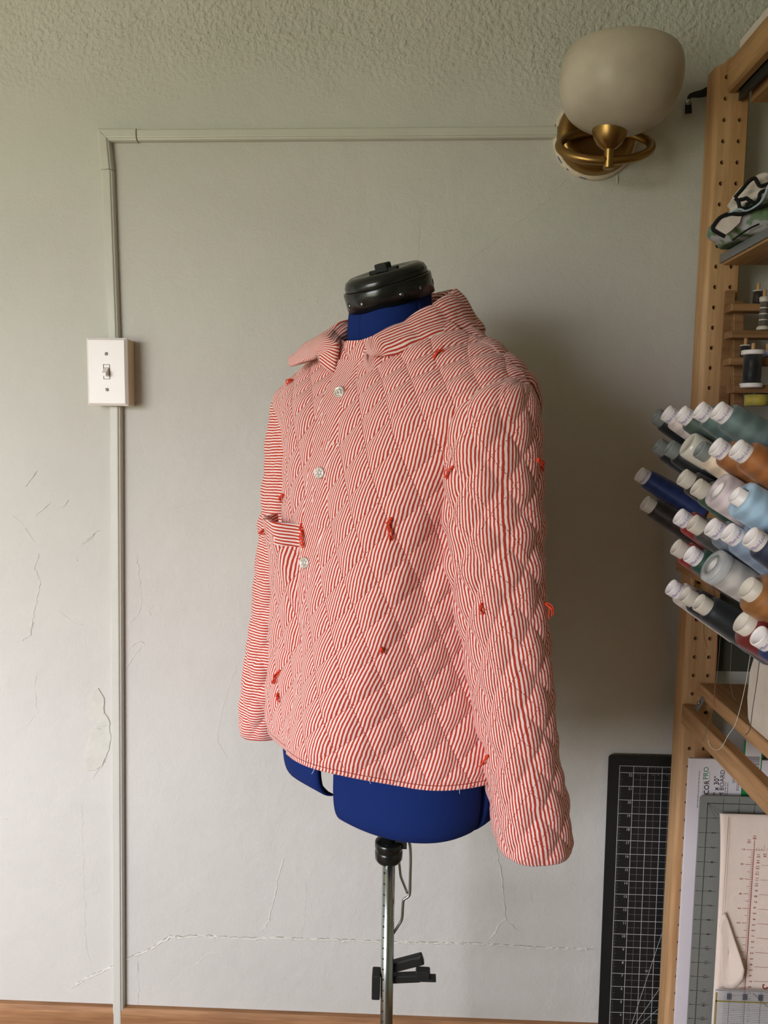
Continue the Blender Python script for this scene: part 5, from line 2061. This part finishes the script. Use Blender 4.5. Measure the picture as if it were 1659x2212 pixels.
def spool(px, y0, y1, y, r, kind, col, words, peg=True):
    a, b = at(px, y0, y), at(px, y1, y)
    t = thing('spool', words, 'spool', b, 'spools on the small rack')
    h = a[2] - b[2]
    if kind == 'flanged':
        lobj('thread', mesh_data('thread', *lathe([(r * .76, h * .10), (r * .78, h * .5), (r * .76, h * .90)], 28, True, True)), thread_mat('sp' + str(px), lin(*col)), t)
        for z0 in (0, h * .88):
            lobj('flange', mesh_data('flange', *lathe([(r * .9, z0), (r, z0 + h * .02), (r, z0 + h * .045), (r * .95, z0 + h * .055), (r, z0 + h * .07), (r, z0 + h * .10), (r * .96, z0 + h * .12), (r * .5, z0 + h * .12)], 32)), M['ivory'], t)
    elif kind == 'banded':
        prof = [(r * 1.25, 0), (r * 1.3, h * .06), (r, h * .12)]
        nb_ = 4
        lobj('thread', mesh_data('thread', *lathe([(r * .95, h * .10), (r * .8, h * .86)], 24, True, True)), thread_mat('sp' + str(px), lin(*col)), t)
        lobj('flange', mesh_data('flange', *lathe([(r * 1.3, 0), (r * 1.34, h * .04), (r * 1.3, h * .08), (r * 1.0, h * .12)], 28)), M['beige_cap'], t)
        lobj('flange', mesh_data('flange', *lathe([(r * .95, h * .84), (r * 1.02, h * .86), (r * 1.05, h * .98), (r * .9, h)], 28)), M['beige_cap'], t)
        for k in range(1, 4):
            zz = h * (.12 + .18 * k)
            lobj('band', mesh_data('band', *lathe([(r * (.94 - .04 * k), zz - .0012), (r * (1.02 - .04 * k), zz), (r * (.94 - .04 * k), zz + .0012)], 24)), M['beige_cap'], t)
    else:
        lobj('thread', mesh_data('thread', *lathe([(r * .93, 0), (r, h * .06), (r, h * .90)], 28, True, True)), thread_mat('sp' + str(px), lin(*col)), t)
        lobj('top', mesh_data('top', *lathe([(r * 1.0, h * .89), (r * 1.0, h * .98), (r * .9, h), (r * .25, h), (r * .2, h * .9)], 28, True, True)), M['black_pl'] if kind == 'blacktop' else M['beige_cap'], t)
    if peg:
        obj('peg', *place(lathe([(.0028, .0), (.0028, h + .010), (.0018, h + .011)], 10), b), M['pine_z'], rk)
    return t


spool(1647, 641, 713, -.125, .0068, 'banded', (96, 88, 82), 'slim dark spool with pale bands on the upper bar')
spool(1622, 757, 838, -.172, .0165, 'flanged', (26, 26, 28), 'black spool with white flanges standing on the lowest bar')
spool(1609, 745, 771, -.130, .0078, 'plain', (30, 28, 26), 'small black spool behind the white flanged one')
spool(1633, 850, 877, -.178, .0165, 'blacktop', (176, 160, 66), 'yellow spool with a black top under the lowest bar', False)
spool(1657, 758, 772, -.139, .0062, 'plain', (150, 165, 205), 'tiny pale blue spool at the right edge', True)
spool(1636, 627, 655, -.112, .0075, 'plain', (44, 34, 28), 'dark brown spool on the top bar')

# ------------------------------------------------------------------ garments folded on the upper shelf
def folded(outline, y0, y1, mat, name, parent, bumps, seed, nseg=18):
    P = np.array([at(x, y, (y0 + y1) / 2)[[0, 2]] for x, y in outline])
    m = len(P)
    Q = []
    for i in range(m * 5):
        t = i / 5
        a, b, c, d = P[(int(t) - 1) % m], P[int(t) % m], P[(int(t) + 1) % m], P[(int(t) + 2) % m]
        w = t - int(t)
        Q.append(0.5 * (2 * b + (c - a) * w + (2 * a - 5 * b + 4 * c - d) * w * w + (3 * b - a - 3 * c + d) * w ** 3))
    Q = np.array(Q)
    cen = Q.mean(axis=0)
    v = []
    n = len(Q)
    for k in range(nseg):
        w = k / (nseg - 1)
        e = (1 - abs(2 * w - 1) ** 6) ** .5 * .25 + .75 if 0 < k < nseg - 1 else .72
        for i, q in enumerate(Q):
            p = cen + (q - cen) * e
            r = bumps * wob(i * .55 + seed, w * 9, seed)
            dd = (q - cen) / (np.linalg.norm(q - cen) + 1e-9)
            v.append((p[0] + dd[0] * r, y0 + (y1 - y0) * w + bumps * wob(i * .4, w * 3, seed + 1), max(p[1] + dd[1] * r, 1.4925)))
    f = [tuple(x) for x in grid_faces(nseg, n).tolist()] + [tuple(range(n)), tuple(reversed(range((nseg - 1) * n, nseg * n)))]
    o = obj(name, v, f, mat, parent)
    return o, np.array(v[:n])


gr = thing('green_garment', 'green and lilac print garment folded on the upper shelf with black binding', 'garment', tuple(at(1600, 520, -.15)))
_, frn = folded([(1545, 492), (1556, 472), (1585, 463), (1620, 452), (1665, 440), (1720, 430), (1720, 525), (1665, 528), (1610, 531), (1585, 530), (1570, 514), (1556, 506)], -.20, -.095, M['camo'], 'cloth', gr, .0022, .3)
pp_ = [at(x, y, -.206) for x, y in [(1566, 511), (1550, 503), (1540, 495), (1544, 484), (1556, 470), (1575, 462), (1598, 463), (1612, 459), (1634, 450), (1662, 441)]]
obj('binding', *tube(spline(pp_, 50), .0028, 8), M['black_cloth'], gr)
pp_ = [at(x, y, -.208) for x, y in [(1582, 519), (1600, 506), (1620, 493), (1640, 484)]]
obj('fold_line', *tube(spline(pp_, 24), .0013, 6), M['black_cloth'], gr)
pl = [at(x, y, -.207) for x, y in [(1572, 462), (1596, 452), (1612, 456), (1632, 446), (1648, 430), (1660, 400)]]
obj('lining_edge', *tube(spline(pl, 40), .0017, 6), M['paleblue'], gr)
lp = [at(x, y, -.203) for x, y in [(1543, 494), (1558, 474), (1580, 467), (1600, 468), (1596, 482), (1580, 497), (1566, 508)]]
lf = obj('lining', [tuple(p + np.array([0, -.003, 0])) for p in lp] + [tuple(p + np.array([0, .004, 0])) for p in lp], [tuple(range(7)), tuple(reversed(range(7, 14)))] + [(i, 7 + i, 7 + (i + 1) % 7, (i + 1) % 7) for i in range(7)], M['white_cloth'], gr, smooth=False)
wg = thing('white_garment', 'white ruffled cotton garment with black scalloped edging on top of the green one', 'garment', tuple(at(1620, 450, -.15)))
folded([(1588, 428), (1605, 408), (1628, 386), (1636, 400), (1643, 404), (1670, 396), (1700, 400), (1700, 440), (1660, 446), (1636, 450), (1600, 448), (1598, 438)], -.19, -.10, M['white_cloth'], 'cloth', wg, .0028, 1.7)
for pts in ([(1588, 426), (1604, 408), (1618, 392), (1630, 385), (1636, 394), (1642, 402), (1652, 400), (1664, 395)], [(1588, 428), (1594, 434), (1597, 444), (1598, 450)], [(1597, 432), (1607, 430), (1612, 428), (1618, 432), (1626, 437), (1633, 438), (1640, 428), (1641, 420), (1646, 414), (1654, 412)],
            [(1598, 449), (1606, 450), (1612, 447), (1614, 441), (1618, 443), (1620, 449)]):
    obj('black_edging', *tube(spline([at(x, y, -.203) for x, y in pts], 40), .0027, 8), M['black_cloth'], wg)

# ------------------------------------------------------------------ white carton on the top board
w0 = at(1597, 106, -.09)
cb = thing('white_carton', 'white lidded carton on top of the shelving unit', 'box', (w0[0] + .08, -.20, 1.7836))
obj('carton_body', *box(w0[0] + .009, w0[0] + .20, -.275, -.096, 1.7836, w0[2] + .002, .001), M['carton'], cb, smooth=False)
obj('carton_lid', *box(w0[0], w0[0] + .21, -.285, -.090, w0[2], at(1601, 87, -.09)[2], .001), M['carton'], cb, smooth=False)
